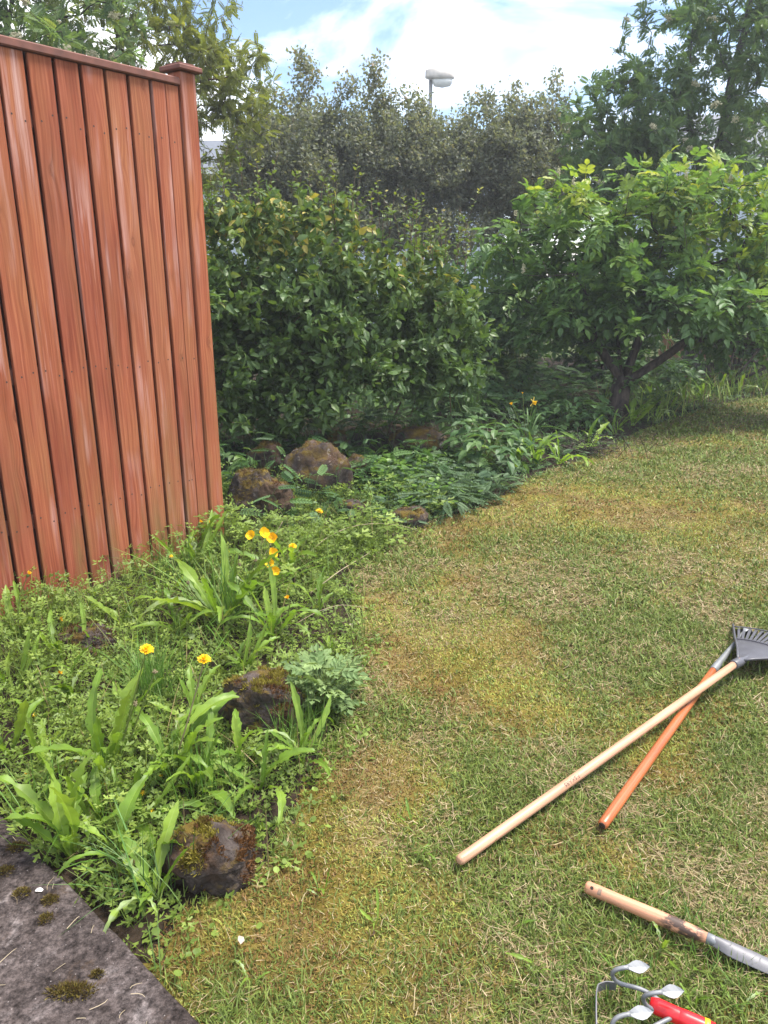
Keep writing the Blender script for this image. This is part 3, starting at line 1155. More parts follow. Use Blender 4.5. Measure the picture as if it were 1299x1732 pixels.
crown_tree('yellow_green_tree', 'feathery yellow-green tree arching out beyond the capped fence post', 'tree', b,
           [stem(b, (-2.7, 10.4, 2.2), rng), stem((-2.7, 10.4, 1.8), (-2.3, 10.2, 3.9), rng), stem((-2.7, 10.4, 1.8), (-3.2, 10.3, 4.4), rng)],
           [((-2.95, 10.2, 4.7), (.95, 1.0, 1.4), .42), ((-2.1, 10.0, 3.85), (.75, .9, .8), .36), ((-1.75, 10.0, 3.3), (.55, .8, .6), .22), ((-3.2, 10.2, 3.4), (.7, .8, .8), .2), ((-2.4, 10.1, 2.6), (.5, .6, .5), .12)], 430,
           M['bark_brown'], M['l_yellow'], FEATHER_LEAF, .135, .011, 7, .0028, rng)

# middle background: three small-leaved grey-brown trees
def grey_tree(seed, bx, by, top, blobs, label, n):
    rng = np.random.default_rng(seed)
    b = np.array([bx, by, -.1])
    rts = [stem(b + np.array([q * .07, 0, 0]), (bx + q * .42 + rng.normal(0, .1), by + rng.normal(0, .25), 2.3 + rng.uniform(0, .5)), rng, 8, .22) for q in (-1, -.2, .5, 1)]
    # upright shoots standing above the crown
    crown_tree('small_leaved_tree', label, 'tree', b, rts, blobs, n, M['bark_dark'], M['l_grey'], L_DIA, .064, .0085, 31, .002, rng,
               group='grey-brown trees behind the hedge', spread=.85, up=.35, tilt=.7, step=.15, trunk=.05, jit=.065, shell=.42,
               young=lambda P, r, g: np.clip(r + .32 * sstep(3.5, 4.3, P[:, 2]) * g.random(len(P)), 0, 1))


def spire(x, y, z0, z1, w=.1):
    return ((x, y, (z0 + z1) / 2), (w * 1.3, w * 1.3, (z1 - z0) / 2), .008)


grey_tree(111, -1.35, 12.6, 4, [((-1.35, 12.6, 2.95), (1.05, 1.0, 1.0), .66), ((-2.0, 12.5, 2.6), (.7, .8, .75), .2), ((-.95, 12.5, 2.0), (1.3, .9, .5), .24), spire(-1.12, 12.4, 3.8, 4.55, .26), spire(-1.12, 12.4, 3.8, 4.6, .1), spire(-.5, 12.4, 3.7, 4.3, .18), spire(-1.75, 12.5, 3.5, 4.1, .2)],
          'small-leaved grey-brown tree with a tall reddish shoot, behind hedge beside the fence post', 1000)
grey_tree(112, .35, 13.0, 4, [((.05, 13.0, 3.1), (1.1, 1.0, .85), .6), ((.8, 13.0, 2.95), (.8, .9, .75), .3), ((.0, 12.8, 2.2), (1.0, .9, .45), .16), ((1.0, 12.7, 2.0), (.9, .8, .55), .12), spire(-.12, 12.7, 3.7, 4.6, .1), spire(-.12, 12.7, 3.7, 4.35, .18), spire(.45, 12.7, 3.6, 4.05, .2)],
          'small-leaved grey-brown tree in front of the street lamp, dark stems showing below', 1000)
grey_tree(113, 2.05, 13.2, 4, [((2.0, 13.2, 3.05), (1.25, 1.0, .9), .85), ((2.5, 13.0, 2.4), (.8, .9, .5), .2), spire(1.95, 13, 3.7, 4.35, .18), spire(2.5, 13, 3.7, 4.4, .25), spire(1.4, 13, 3.6, 4.1, .2)],
          'small-leaved grey-brown tree between the street lamp and the flowering rowan', 950)

# right background: many-stemmed rowans
rng = np.random.default_rng(121)
b = np.array([4.35, 11.0, -.1])
crown_tree('rowan_tree', 'flowering rowan with one smooth grey trunk behind the elder', 'tree', b,
           [stem(b, (4.35, 11.0, 1.9), rng, 7, .05), stem((4.35, 11.0, 1.6), (3.8, 10.9, 3.6), rng), stem((4.35, 11, 1.8), (4.6, 11.1, 4.8), rng), stem((4.35, 11, 1.5), (3.2, 10.8, 3.0), rng)],
           [((3.05, 10.8, 3.2), (.85, 1.0, .85), .44), ((4.1, 10.8, 4.3), (1.15, 1.1, 1.3), .4), ((2.85, 10.6, 2.5), (.75, .7, .5), .18), ((4.6, 10.8, 5.6), (1.1, 1.0, .9), .2), ((4.0, 10.5, 2.9), (1.0, .6, .5), .16)], 430,
           M['bark_grey'], M['l_rowan'], ROWAN_LEAF, .14, .011, 8, .003, rng, ncl=20, trunk=.11)
rng = np.random.default_rng(122)
b = np.array([5.35, 11.6, -.1])
crown_tree('rowan_tree', 'many-stemmed rowan with steep dark stems in front of the blue house', 'tree', b,
           [stem(b + (q * .06, 0, 0), (5.3 + q * .5, 11.5 + rng.normal(0, .2), 4.4 + rng.uniform(0, .6)), rng, 9, .12) for q in (-1.5, -.6, .2, 1, 1.8)],
           [((5.6, 11.4, 4.3), (1.3, 1.1, 1.6), .7), ((6.0, 11, 2.6), (1.0, .8, .6), .14), ((4.9, 11.2, 3.0), (.8, .8, .7), .14), ((5.6, 11.2, 1.7), (.9, .6, .5), .1)], 400,
           M['bark_dark'], M['l_rowan'], ROWAN_LEAF, .135, .011, 6, .003, rng, ncl=12, trunk=.05, young=lambda P, r, g: np.clip(r + .12, 0, 1))

# red elder
rng = np.random.default_rng(131)
eb = gp(1045, 712)
b = eb - np.array([0, 0, .05])
fork = b + np.array([.02, 0, .5])
roots = [bez(b, b + np.array([-.03, 0, .3]), fork, 6)]
for tgt, c1 in (((-.55, .2, 1.25), (-.25, .05, .75)), ((-.15, .1, 1.45), (-.12, 0, .9)), ((.1, -.15, 1.3), (.1, -.05, .8)), ((.35, .25, 1.4), (.15, .1, .85)), ((1.0, .1, 1.15), (.40, 0, .66))):
    roots.append(bez(fork - np.array([0, 0, .06]), b + np.array([.02, 0, 0]) + np.array(c1), b + np.array(tgt), 7))


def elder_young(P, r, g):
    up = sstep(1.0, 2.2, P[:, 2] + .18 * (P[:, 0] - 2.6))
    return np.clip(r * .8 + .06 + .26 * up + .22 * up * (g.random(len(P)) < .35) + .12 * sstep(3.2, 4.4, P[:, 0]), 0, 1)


elder = crown_tree('elder_shrub', 'large elder with short dark trunk, bright five-part leaves and cream flower spikes', 'shrub', b, roots,
                   [((2.1, 8.0, 1.72), (1.05, .9, .72), .42), ((3.1, 8.0, 1.75), (1.1, .9, .75), .42), ((4.0, 8.2, 1.4), (.95, .8, .58), .24), ((1.45, 8.1, 1.6), (.6, .7, .55), .16),
                    ((2.6, 7.35, 1.3), (1.0, .5, .4), .14), ((2.8, 8.0, 2.2), (.8, .7, .35), .12), ((4.3, 7.6, 1.15), (.7, .5, .4), .12), ((1.9, 7.6, 1.2), (.5, .4, .3), .10), ((2.9, 7.3, 1.15), (.8, .35, .25), .10), ((3.9, 7.6, 1.0), (.7, .4, .3), .1), ((1.75, 7.9, .95), (.5, .4, .3), .08), ((3.35, 7.9, .85), (.6, .4, .28), .09), ((4.4, 7.8, .8), (.6, .4, .28), .06)], 290,
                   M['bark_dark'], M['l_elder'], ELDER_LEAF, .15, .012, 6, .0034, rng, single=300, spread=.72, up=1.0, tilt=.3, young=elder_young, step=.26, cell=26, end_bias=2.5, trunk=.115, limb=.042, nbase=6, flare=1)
et, en, ep, er, el_ = elder
tips = en[el_]
px, py, zc = project(tips)
sel = np.where((px < 1299) & (py > 200))[0]
sel = sel[np.argsort(zc[sel])][:120]
for q in rng.permutation(sel)[:22]:
    V, T, Q, rr = flower_cluster(rng, 60, (.026, .026, .05), .0062)
    V[:, :2] *= (1.1 - (V[:, 2:3] + .05) * 6).clip(.3, 1.2)
    oo = obj('flower_spike', mesh('flower_spike', V, T, Q, rr, mats=[M['cream']]), et, tips[q] + np.array([0, -.04, .06]) - np.array(b))

# dark gnarled shrub on the far side of the elder
rng = np.random.default_rng(132)
gb = gp(1212, 655)
b = gb - np.array([0, 0, .05])
rts = [bez(b, b + np.array([q * .35, 0, .12 + .1 * abs(q)]), b + np.array([q * .75, rng.normal(0, .2), .55 + rng.uniform(0, .4)]), 7) for q in (-1.1, -.5, .4, 1, 1.5)]
crown_tree('gnarled_shrub', 'low dark shrub with twisted bare stems at the far lawn edge', 'shrub', b, rts,
           [(b + (.4, .1, 1.0), (1.1, .6, .45), .8), (b + (1.3, 0, .8), (.7, .5, .5), .3)], 120, M['bark_dark'], M['l_elder'], ELDER_LEAF, .13, .008, 2, .004, rng, trunk=.035)

# glossy hedge shrub beside the fence
rng = np.random.default_rng(141)
b = np.array([-.55, 6.35, .02])
rts = []
for q in range(16):
    u_ = q / 15
    bx, by = -2.2 + 3.0 * u_, 6.2 + .5 * u_ + rng.normal(0, .12)
    rts.append(stem((bx, by, .02), (bx + rng.normal(0, .25), by + rng.normal(0, .2), 1.2 + rng.uniform(0, .3)), rng, 7, .12))


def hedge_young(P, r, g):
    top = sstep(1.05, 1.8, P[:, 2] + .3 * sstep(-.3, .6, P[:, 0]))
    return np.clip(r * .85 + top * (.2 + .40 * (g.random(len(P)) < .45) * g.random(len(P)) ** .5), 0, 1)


hedge = crown_tree('glossy_hedge', 'dense hedge shrub of glossy dark oval leaves with yellowish tips beside the fence', 'hedge', b, rts,
                   [((-2.0, 6.0, 1.1), (.7, .75, .75), .16), ((-1.2, 5.95, 1.2), (.7, .8, .74), .27), ((-.45, 6.05, 1.2), (.7, .75, .72), .27), ((.2, 6.25, 1.08), (.6, .6, .58), .18), ((-.95, 5.7, .6), (.75, .55, .36), .15),
                    ((.62, 6.45, .95), (.36, .4, .42), .07), ((-.95, 6.05, 1.85), (.8, .45, .18), .06), ((-.3, 5.65, .75), (.5, .4, .3), .07), ((.25, 5.95, .75), (.5, .35, .22), .05)], 1250,
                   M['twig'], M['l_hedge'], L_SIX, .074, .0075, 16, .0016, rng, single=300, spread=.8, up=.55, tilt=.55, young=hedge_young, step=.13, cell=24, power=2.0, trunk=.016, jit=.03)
# upright young shoots above the hedge
ht, hn, hp, hr, hl = hedge
hb = np.array(b)
parts, LP, LR, LS, LRn = [], [], [], [], []
for q in range(90):
    x0 = rng.uniform(-2.0, .75)
    y0 = rng.uniform(5.75, 6.5) + .12 * x0
    z0 = 1.86 - .38 * sstep(-.5, .75, x0) + rng.normal(0, .07)
    L = rng.uniform(.14, .46)
    top = np.array([x0 + rng.normal(0, .06), y0 + rng.normal(0, .05), z0 + L])
    P = bez((x0, y0, z0), (x0, y0, z0 + L * .5), top, 5)
    parts.append(tube(P, np.linspace(.0035, .0015, 5), 3, False))
    n = int(rng.integers(7, 13))
    tt = np.sort(rng.uniform(.15, 1, n))
    pp = np.array([np.interp(tt, np.linspace(0, 1, 5), P[:, a]) for a in range(3)]).T
    az = np.arange(n) * 2.4 + rng.random() * 6
    dd = np.stack([np.cos(az), np.sin(az), rng.uniform(.2, .9, n)], -1)
    LP.append(pp); LS.append(.06 * (1.05 - .45 * tt))
    LR.append(frames(unit(dd), np.tile([[0, 0, 1.0]], (n, 1)) + rng.normal(0, .25, (n, 3))) * LS[-1][:, None, None])
    LRn.append(np.clip(.62 + .38 * tt * rng.random(n) ** .4, 0, 1))
for p_ in parts:
    add_wood(ht, [p_], M['twig'], 'shoot')
V, T, Q, r = inst(L_SIX, np.concatenate(LR), np.concatenate(LP), np.concatenate(LRn))
o = obj('shoot_leaves', mesh('shoot_leaves', V - hb, T, Q, r, mats=[M['l_hedge']]), ht)
o['kind'] = 'stuff'

# shrubs filling the back of the garden
for seed, bx, by, blobs, lab in (
        (151, 1.25, 9.3, [((1.2, 9.3, .95), (.75, .7, .8), 1.0)], 'dark leafy shrub in the gap between hedge and elder'),
        (152, -.9, 9.6, [((-.9, 9.6, .95), (1.1, .6, .85), 1.0)], 'dark leafy shrub behind the hedge below the small-leaved trees'),
        (153, 2.9, 10.2, [((2.9, 10.2, .9), (.9, .7, .8), 1.0)], 'dark leafy shrub directly behind the elder trunk'),
        (154, 5.4, 11.9, [((5.3, 11.7, .8), (1.2, .5, .75), 1.0)], 'dark leafy shrub under the many-stemmed rowan')):
    rng = np.random.default_rng(seed)
    b = np.array([bx, by, -.05])
    rts = [stem(b + (q * .1, 0, 0), (bx + q * .4, by + rng.normal(0, .2), .9 + rng.uniform(0, .4)), rng, 6, .1) for q in (-1, 0, 1)]
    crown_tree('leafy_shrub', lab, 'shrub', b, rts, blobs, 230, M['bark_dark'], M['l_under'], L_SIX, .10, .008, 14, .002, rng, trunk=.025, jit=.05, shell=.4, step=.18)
# ------------------------------------------------------------------ street beyond: houses, lamp, back fence
M['wall_blue'] = plain_mat('pale_blue_render', (0.50, 0.56, 0.64), 0.8, var=0.06, scale=3)
M['roof'] = plain_mat('dark_roof_sheet', (0.10, 0.11, 0.13), 0.6, var=0.15, scale=5)
M['trim'] = plain_mat('white_trim', (0.7, 0.7, 0.7), 0.6, var=0.05)
M['glass'] = plain_mat('window_glass', (0.05, 0.07, 0.09), 0.08, var=0.1, scale=2)
M['brown_board'] = plain_mat('brown_fence_board', (0.30, 0.15, 0.085), 0.8, var=0.3, scale=9, stretch=(8, 8, 1))
M['lamp_shell'] = plain_mat('lamp_shell', (0.50, 0.46, 0.42), 0.6, var=0.3, scale=6)
M['lamp_bowl'] = plain_mat('lamp_bowl', (0.62, 0.62, 0.60), 0.3, var=0.1)
M['galv'] = plain_mat('galvanised_steel', (0.30, 0.31, 0.31), 0.5, 0.6, var=0.15, scale=20)


def house(label, x0, x1, y0, y1, eave, ridge, wins):
    t = thing('house', label, 'house', ((x0 + x1) / 2, (y0 + y1) / 2, -.12))
    org = np.array(t.location)

    def part(name, p, mat, par=None):
        V, T, Q, _ = join(p)
        return obj(name, mesh(name, V - org, T, Q, mats=[mat]), par or t)
    part('wall', [box(((x0 + x1) / 2, (y0 + y1) / 2, (eave - .12) / 2), (x1 - x0, y1 - y0, eave + .12))], M['wall_blue'])
    ym, ov = (y0 + y1) / 2, .45
    V = np.array([(x0 - .3, y0 - ov, eave - .12), (x1 + .3, y0 - ov, eave - .12), (x1 + .3, ym, ridge), (x0 - .3, ym, ridge), (x1 + .3, y1 + ov, eave - .12), (x0 - .3, y1 + ov, eave - .12)])
    Vt = V + np.array([0, 0, .16])
    Q = [(6, 7, 8, 9), (9, 8, 10, 11), (0, 3, 2, 1), (3, 5, 4, 2), (0, 1, 7, 6), (5, 11, 10, 4), (0, 6, 9, 3), (3, 9, 11, 5), (1, 2, 8, 7), (2, 4, 10, 8)]
    roof = part('roof', [tpl(np.concatenate([V, Vt]), None, Q)], M['roof'])
    part('gutter', [box(((x0 + x1) / 2, y0 - ov - .04, eave - .06), (x1 - x0 + .6, .08, .1))], M['trim'], roof)
    for (wx, wz, ww, wh) in wins:
        fr = part('window', [box((wx - ww / 2, y0 - .03, wz), (.09, .1, wh + .09)), box((wx + ww / 2, y0 - .03, wz), (.09, .1, wh + .09)),
                             box((wx, y0 - .03, wz + wh / 2), (ww - .09, .098, .09)), box((wx, y0 - .03, wz - wh / 2), (ww - .09, .098, .09)), box((wx, y0 - .03, wz), (.06, .096, wh - .09))], M['trim'])
        part('pane', [box((wx, y0 - .01, wz), (ww - .05, .05, wh - .05))], M['glass'], fr)
    return t


house('pale blue house with dark roof half hidden beyond the small-leaved trees', -9.5, 3.0, 20.5, 27.5, 3.72, 4.75,
      [(-3.3, 2.7, 1.2, 1.2), (-6, 2.7, 1.4, 1.2), (-.6, 2.6, 1.4, 1.2)])
house('pale blue house glimpsed through the many-stemmed rowan', 7.2, 17, 19.5, 26, 3.9, 5.2, [(9.25, 2.75, .9, 1.3), (12, 2.7, 1.4, 1.3)])

lx, ly = 1.19, 22.0
lamp = thing('street_lamp', 'grey street lamp with a boxy pale head above the small-leaved trees', 'lamp', (lx, ly, -.12))
add_wood(lamp, [tube([(lx, ly, -.12), (lx, ly, 3), (lx, ly, 6.02)], [.085, .07, .05], 10)], M['galv'], 'pole')
ks = np.linspace(0, 1, 9)
prof_h = np.array([.12, .17, .19, .19, .18, .165, .14, .115, .05])
prof_w = np.array([.10, .15, .17, .175, .175, .17, .15, .12, .05])
rings = []
for q, t_ in enumerate(ks):
    a = np.linspace(0, 2 * math.pi, 12, endpoint=False)
    e = lambda v: np.sign(v) * np.abs(v) ** .55
    rings.append(np.stack([np.full(12, lx - .14 + .74 * t_), ly + prof_w[q] * e(np.cos(a)), 6.12 - .04 * t_ + prof_h[q] * (np.maximum(e(np.sin(a)), -.35))], -1))
Vr = np.concatenate(rings)
i = (np.arange(8)[:, None] * 12 + np.arange(12)[None])
j = (np.arange(8)[:, None] * 12 + (np.arange(12)[None] + 1) % 12)
Qr = np.stack([i, j, j + 12, i + 12], -1).reshape(-1, 4)
c0, c1 = len(Vr), len(Vr) + 1
Vr = np.concatenate([Vr, [rings[0].mean(0)], [rings[-1].mean(0)]])
Tr = np.array([[c0, (q + 1) % 12, q] for q in range(12)] + [[c1, 96 + q, 96 + (q + 1) % 12] for q in range(12)])
add_wood(lamp, [(Vr, Tr, Qr)], M['lamp_shell'], 'lamp_head')
V, T, Q = tube([(lx + .05, ly, 6.04), (lx + .12, ly, 6.0), (lx + .3, ly, 5.985), (lx + .48, ly, 6.0), (lx + .54, ly, 6.03)], [.06, .13, .14, .12, .05], 10)
add_wood(lamp, [(V, T, Q)], M['lamp_bowl'], 'lamp_bowl')

bf = thing('wooden_fence', 'low brown board fence behind the gnarled shrub', 'fence', (6.2, 12.9, -.12))
for q in range(34):
    xx = 4.6 + q * .112
    add_wood(bf, [box((xx, 12.9 + .002 * (q % 3), .45 + .012 * math.sin(q * 2.3)), (.098, .02, 1.14))], M['brown_board'], 'board', False)
for z in (.15, .75):
    add_wood(bf, [box((6.5, 12.94, z), (3.9, .05, .08))], M['brown_board'], 'rail', False)
sp = A(712, 418, 11.4)
stake = obj('wooden_stake', mesh('wooden_stake', *join([box((0, 0, .92), (.085, .06, 2.0), bev=.006)])[:3], mats=[M['brown_board']]), None, (sp[0], 11.4, -.12))
tag(stake, 'light brown wooden stake between the hedge and the small-leaved trees', 'stake')

# ------------------------------------------------------------------ rocks
ROCKS = []


def rock(label, px, py, size, seed, moss_n=0, sink=.25, rotz=0.0, flat=0.0):
    import bmesh
    bm = bmesh.new()
    bmesh.ops.create_icosphere(bm, subdivisions=5 if moss_n > 1400 else 4, radius=1.0)
    off = Vector((seed * 3.7, seed * 1.3, seed * 2.1))
    for v in bm.verts:
        p = v.co.copy()
        c = mnoise.noise(p * .9 + off) * .34 + mnoise.noise(p * 2.1 + off) * .16 + mnoise.noise(p * 5 + off) * .06 + mnoise.noise(p * 11 + off) * .035 + mnoise.noise(p * 24 + off) * .018
        cell = mnoise.voronoi(p * 1.3 + off)[0]
        c += (cell[1] - cell[0]) * .16
        v.co = p * (.86 + c)
        if flat and v.co.z > 1 - flat:
            v.co.z = 1 - flat + (v.co.z - 1 + flat) * .25
    V = np.array([v.co[:] for v in bm.verts])
    T = np.array([[v.index for v in f.verts] for f in bm.faces])
    bm.free()
    ca, sa = math.cos(rotz), math.sin(rotz)
    V = V * (np.asarray(size) / 2)
    V = V @ np.array([[ca, sa, 0], [-sa, ca, 0], [0, 0, 1]])
    g = gp(px, py)
    sink = sink + .05
    z0 = size[2] * (.5 - sink)
    loc = np.array([g[0], g[1], g[2] + z0])
    t = thing('rock', label, 'rock', (loc[0], loc[1], g[2]))
    o = obj('stone', mesh('stone', V + np.array([0, 0, z0]), T, smooth=moss_n < 1400, mats=[M['rock']]), t)
    ROCKS.append((loc[0], loc[1], max(size[:2]) / 2))
    if moss_n:
        rng = np.random.default_rng(seed)
        a, b_, c_ = V[T[:, 0]], V[T[:, 1]], V[T[:, 2]]
        nr = np.cross(b_ - a, c_ - a)
        ar = np.linalg.norm(nr, axis=1)
        nr = nr / ar[:, None]
        ctr = (a + b_ + c_) / 3
        wgt = ar * (sstep(.2, .7, nr[:, 2])) * sstep(.45, .58, fbm(ctr[:, 0] * 17 + seed, ctr[:, 1] * 17, 3))
        f = rng.choice(len(T), moss_n, p=wgt / wgt.sum())
        uv = rng.random((moss_n, 2))
        fl = uv.sum(1) > 1
        uv[fl] = 1 - uv[fl]
        P = a[f] + (b_ - a)[f] * uv[:, :1] + (c_ - a)[f] * uv[:, 1:]
        d = unit(nr[f] + rng.normal(0, .55, (moss_n, 3)) + np.array([0, 0, .3]))
        R = frames(d, rng.normal(size=(moss_n, 3))) * (rng.uniform(.007, .017, moss_n))[:, None, None]
        mt = tpl([(-.09, 0, 0), (.09, 0, 0), (.10, .6, 0), (-.10, .6, 0), (0, 1, .1)], [(3, 2, 4)], [(0, 1, 2, 3)])
        V2, T2, Q2, _ = inst(mt, R, P)
        hue = fbm(P[:, 0] * 22, P[:, 1] * 22, 9)[:, None]
        cc = (np.array([.22, .185, .026]) if moss_n > 2000 else np.array([.13, .095, .02])) * (1 - sstep(.42, .56, hue)) + np.array([.12, .055, .018]) * sstep(.45, .6, hue)
        cc = cc * rng.uniform(.7, 1.3, (moss_n, 1))
        mo = obj('moss', mesh('moss', V2 + np.array([0, 0, z0]), T2, Q2, col=np.repeat(cc, 5, 0), mats=[M['blade']]), t)
        mo['kind'] = 'stuff'
    return t


rock('flat-topped dark rock with ochre moss cap beside the silvery leafy plant', 452, 1222, (.30, .24, .31), 4, 2600, .22, .2, .35)
rock('dark mossy rock beside the corner of the paving slab', 358, 1474, (.27, .22, .24), 9, 3000, .27, .5, .1)
rock('low reddish mossy mound under plants at the foot of the fence', 150, 1100, (.36, .25, .17), 12, 1500, .35)
rock('rounded brown mossy boulder against the fence post', 442, 872, (.44, .36, .44), 15, 1500, .22, .3)
rock('large reddish-brown boulder under the hedge with a pale scar', 533, 826, (.48, .36, .48), 20, 900, .24, .1)
rock('small moss-covered stone behind the boulder at the fence post', 452, 800, (.26, .22, .30), 24, 700, .15)
rock('small dark rock with white lichen beside the large boulder', 606, 805, (.20, .2, .24), 27, 0, .2)
rock('shaded rock at the back of the bed under the hedge twigs', 566, 765, (.26, .24, .26), 31, 0, .2)
rock('wide rusty rock half buried behind the round-leaved patch', 703, 762, (.50, .35, .32), 35, 500, .25)
rock('flat brown rock at the lawn edge below the round-leaved patch', 690, 886, (.30, .22, .17), 38, 300, .3)
rock('small dark stone among the feathery plants', 712, 828, (.14, .14, .14), 41, 0, .25)
rock('reddish stone buried in leaves in front of the boulders', 598, 868, (.24, .2, .16), 44, 300, .3)

# ------------------------------------------------------------------ ground cover of the bed
_b = [(0, 0, 0), (-.44, .52, .07), (-.13, .48, -.03), (-.13, 1.0, .02), (.13, .94, -.02), (.13, .48, -.03), (.44, .52, .07)]
BUT1 = tpl(_b, [(0, 2, 1), (0, 3, 2), (0, 4, 3), (0, 5, 4), (0, 6, 5)])


def trifoliate():
    Rs, Ps = [], []
    for a in (-78, 0, 78):
        r_ = math.radians(a)
        d = np.array([[math.sin(r_), math.cos(r_), .06]])
        Rs.append(frames(d, np.array([[0, 0, 1.0]]))[0] * (.55 if a else .62))
        Ps.append(np.array([math.sin(r_), math.cos(r_), 0]) * (.1 if a else .2))
    V, T, Q, _ = inst(BUT1, np.array(Rs), np.array(Ps))
    return (V, T, Q)


TRIF = trifoliate()
L_ROUND = tpl([(0, 0, 0), (-.38, .2, .06), (-.42, .6, .04), (-.2, .95, 0), (.2, .95, 0), (.42, .6, .04), (.38, .2, .06)], [(0, 2, 1), (0, 3, 2), (0, 4, 3), (0, 5, 4), (0, 6, 5)])
STEM = tpl([(-.5, 0, 0), (.5, 0, 0), (.4, 1, 0), (-.4, 1, 0)], None, [(0, 1, 2, 3)])


def rock_free(x, y, f=.6):
    ok = np.ones(len(x), bool)
    for rx, ry, rr in ROCKS:
        ok &= np.hypot(x - rx, (y - ry)) > rr * f
    return ok


def fence_side(x, y):
    """distance in front of the fence face (negative: behind it)"""
    return (x - FB[0]) * FN[0] + (y - FB[1]) * FN[1]


def along_fence(x, y):
    return (x - FB[0]) * FU[0] + (y - FB[1]) * FU[1]


def open_bed(x, y):
    f, s_ = fence_side(x, y), along_fence(x, y)
    return (f > .03) | (s_ > .26)


def cover(name, label, cat, x, y, height, leaf, size, mat, rng, rlo=0, rhi=1, tilt=.35, stem_w=.0012, group=None, lean=.05, elev=.15):
    n = len(x)
    z = hz(x, y)
    g = np.stack([x, y, z - .01], -1)
    az = rng.uniform(0, 2 * math.pi, n)
    dh = np.stack([np.cos(az), np.sin(az), 0 * az], -1)
    top = g + dh * (height * .35 + lean * rng.random(n))[:, None]
    top[:, 2] = z + height
    d = dh + np.array([0, 0, 1.0]) * rng.normal(elev, .25, n)[:, None]
    nr = np.array([[0, 0, 1.0]]) + rng.normal(0, tilt, (n, 3))
    R = frames(d, nr) * size[:, None, None]
    rnd = np.clip(rlo + (rhi - rlo) * np.clip(rng.normal(.5, .27, n), 0, 1), 0, 1)
    a = inst(leaf, R, top, rnd)
    sv = top - g
    Ls = np.linalg.norm(sv, axis=1)
    S = frames(sv, np.tile([[.3, -1.0, .3]], (n, 1)))
    S = S * np.stack([np.full(n, stem_w * 2), Ls, np.full(n, 1.0)], -1)[:, None, :]
    b = inst(STEM, S, g, rnd)
    V, T, Q, r = join([a, b])
    o = obj(name, mesh(name, V, T, Q, r, mats=[mat]))
    return tag(o, label, cat, group, 'stuff')


rng = np.random.default_rng(201)
n = 33000
x, y = rng.uniform(-3.0, .25, n), rng.uniform(1.15, 4.9, n)
d = edge_dist(x, y)
dens = .2 + .85 * sstep(.34, .58, fbm(x * 3.2, y * 3.2, 13))
dens *= .4 + .6 * sstep(-.02, .16, d)
keep = (d > -.05) & (on_slab(x, y) < -.01) & open_bed(x, y) & rock_free(x, y) & (rng.random(n) < dens) & (np.abs(x) < .62 * y + .7)
x, y, d = x[keep], y[keep], d[keep]
tall = fbm(x * 2.3, y * 2.3, 19)
ht = rng.uniform(.015, 1, len(x)) ** .9 * (.045 + .13 * sstep(.3, .65, tall) + .045 * sstep(.9, .1, fence_side(x, y))) * (.35 + .65 * sstep(0, .3, d)) * (.45 + .55 * sstep(0, .25, np.abs(on_slab(x, y))))
cover('creeping_buttercup', 'bright green creeping buttercup leaves covering the bed in front of the fence', 'ground cover', x, y, ht, TRIF, rng.uniform(.020, .054, len(x)), M['l_bed'], rng, tilt=.55)
NB1 = len(x)
# low seedling leaves on the soil
rng = np.random.default_rng(202)
n = 5500
x, y = rng.uniform(-3.0, .4, n), rng.uniform(1.1, 4.9, n)
d = edge_dist(x, y)
keep = (d > -.12) & (on_slab(x, y) < -.01) & open_bed(x, y) & rock_free(x, y, .8)
x, y = x[keep], y[keep]
cover('chickweed_mat', 'low mat of tiny round seedling leaves on the bed soil', 'ground cover', x, y, rng.uniform(.004, .03, len(x)), L_ROUND, rng.uniform(.010, .022, len(x)), M['l_bed'], rng, .1, .8)
# loose grass in the bed
rng = np.random.default_rng(203)


def tall_grass(x, y, rng, lo, hi, wid, cols, lean=.35):
    n = len(x)
    z = hz(x, y)
    az = rng.uniform(0, 6.28, n)
    dh = np.stack([np.cos(az), np.sin(az), 0 * az], -1)
    sd = np.stack([-np.sin(az), np.cos(az), 0 * az], -1)
    L = rng.uniform(lo, hi, n)
    b0 = np.stack([x, y, z - .01], -1)
    ln = np.abs(rng.normal(0, lean, n))
    V, Q, T = [], [], []
    pts = []
    for t in (0, .35, .7, 1.0):
        p = b0 + dh * (L * (ln * t + .45 * ln * t * t))[:, None]
        p[:, 2] = b0[:, 2] + L * (t - .35 * ln * t * t)
        pts.append(p)
    w = sd * (wid * rng.uniform(.6, 1.2, n))[:, None]
    V = np.stack([pts[0] - w * .7, pts[0] + w * .7, pts[1] + w, pts[1] - w, pts[2] + w * .75, pts[2] - w * .75, pts[3]], 1).reshape(-1, 3)
    o7 = np.arange(n)[:, None] * 7
    Q = np.concatenate([o7 + np.array([[0, 1, 2, 3]]), o7 + np.array([[3, 2, 4, 5]])])
    T = o7 + np.array([[5, 4, 6]])
    c = np.repeat(cols[rng.integers(0, len(cols), n)] * rng.uniform(.8, 1.2, (n, 1)), 7, 0)
    return V, T, Q, c


n = 4200
x, y = rng.uniform(-2.6, .3, n), rng.uniform(1.15, 4.6, n)
d = edge_dist(x, y)
keep = (d > -.04) & (on_slab(x, y) < -.01) & open_bed(x, y) & rock_free(x, y, .9)
x, y = x[keep], y[keep]
V, T, Q, c = tall_grass(x, y, rng, .06, .24, .0015, np.concatenate([GREEN * 1.15, [[.12, .2, .05]], STRAW[:1]]), .5)
tag(obj('bed_grass', mesh('bed_grass', V, T, Q, col=c, mats=[M['blade']])), 'loose thin grass growing through the bed plants', 'grass', kind='stuff')

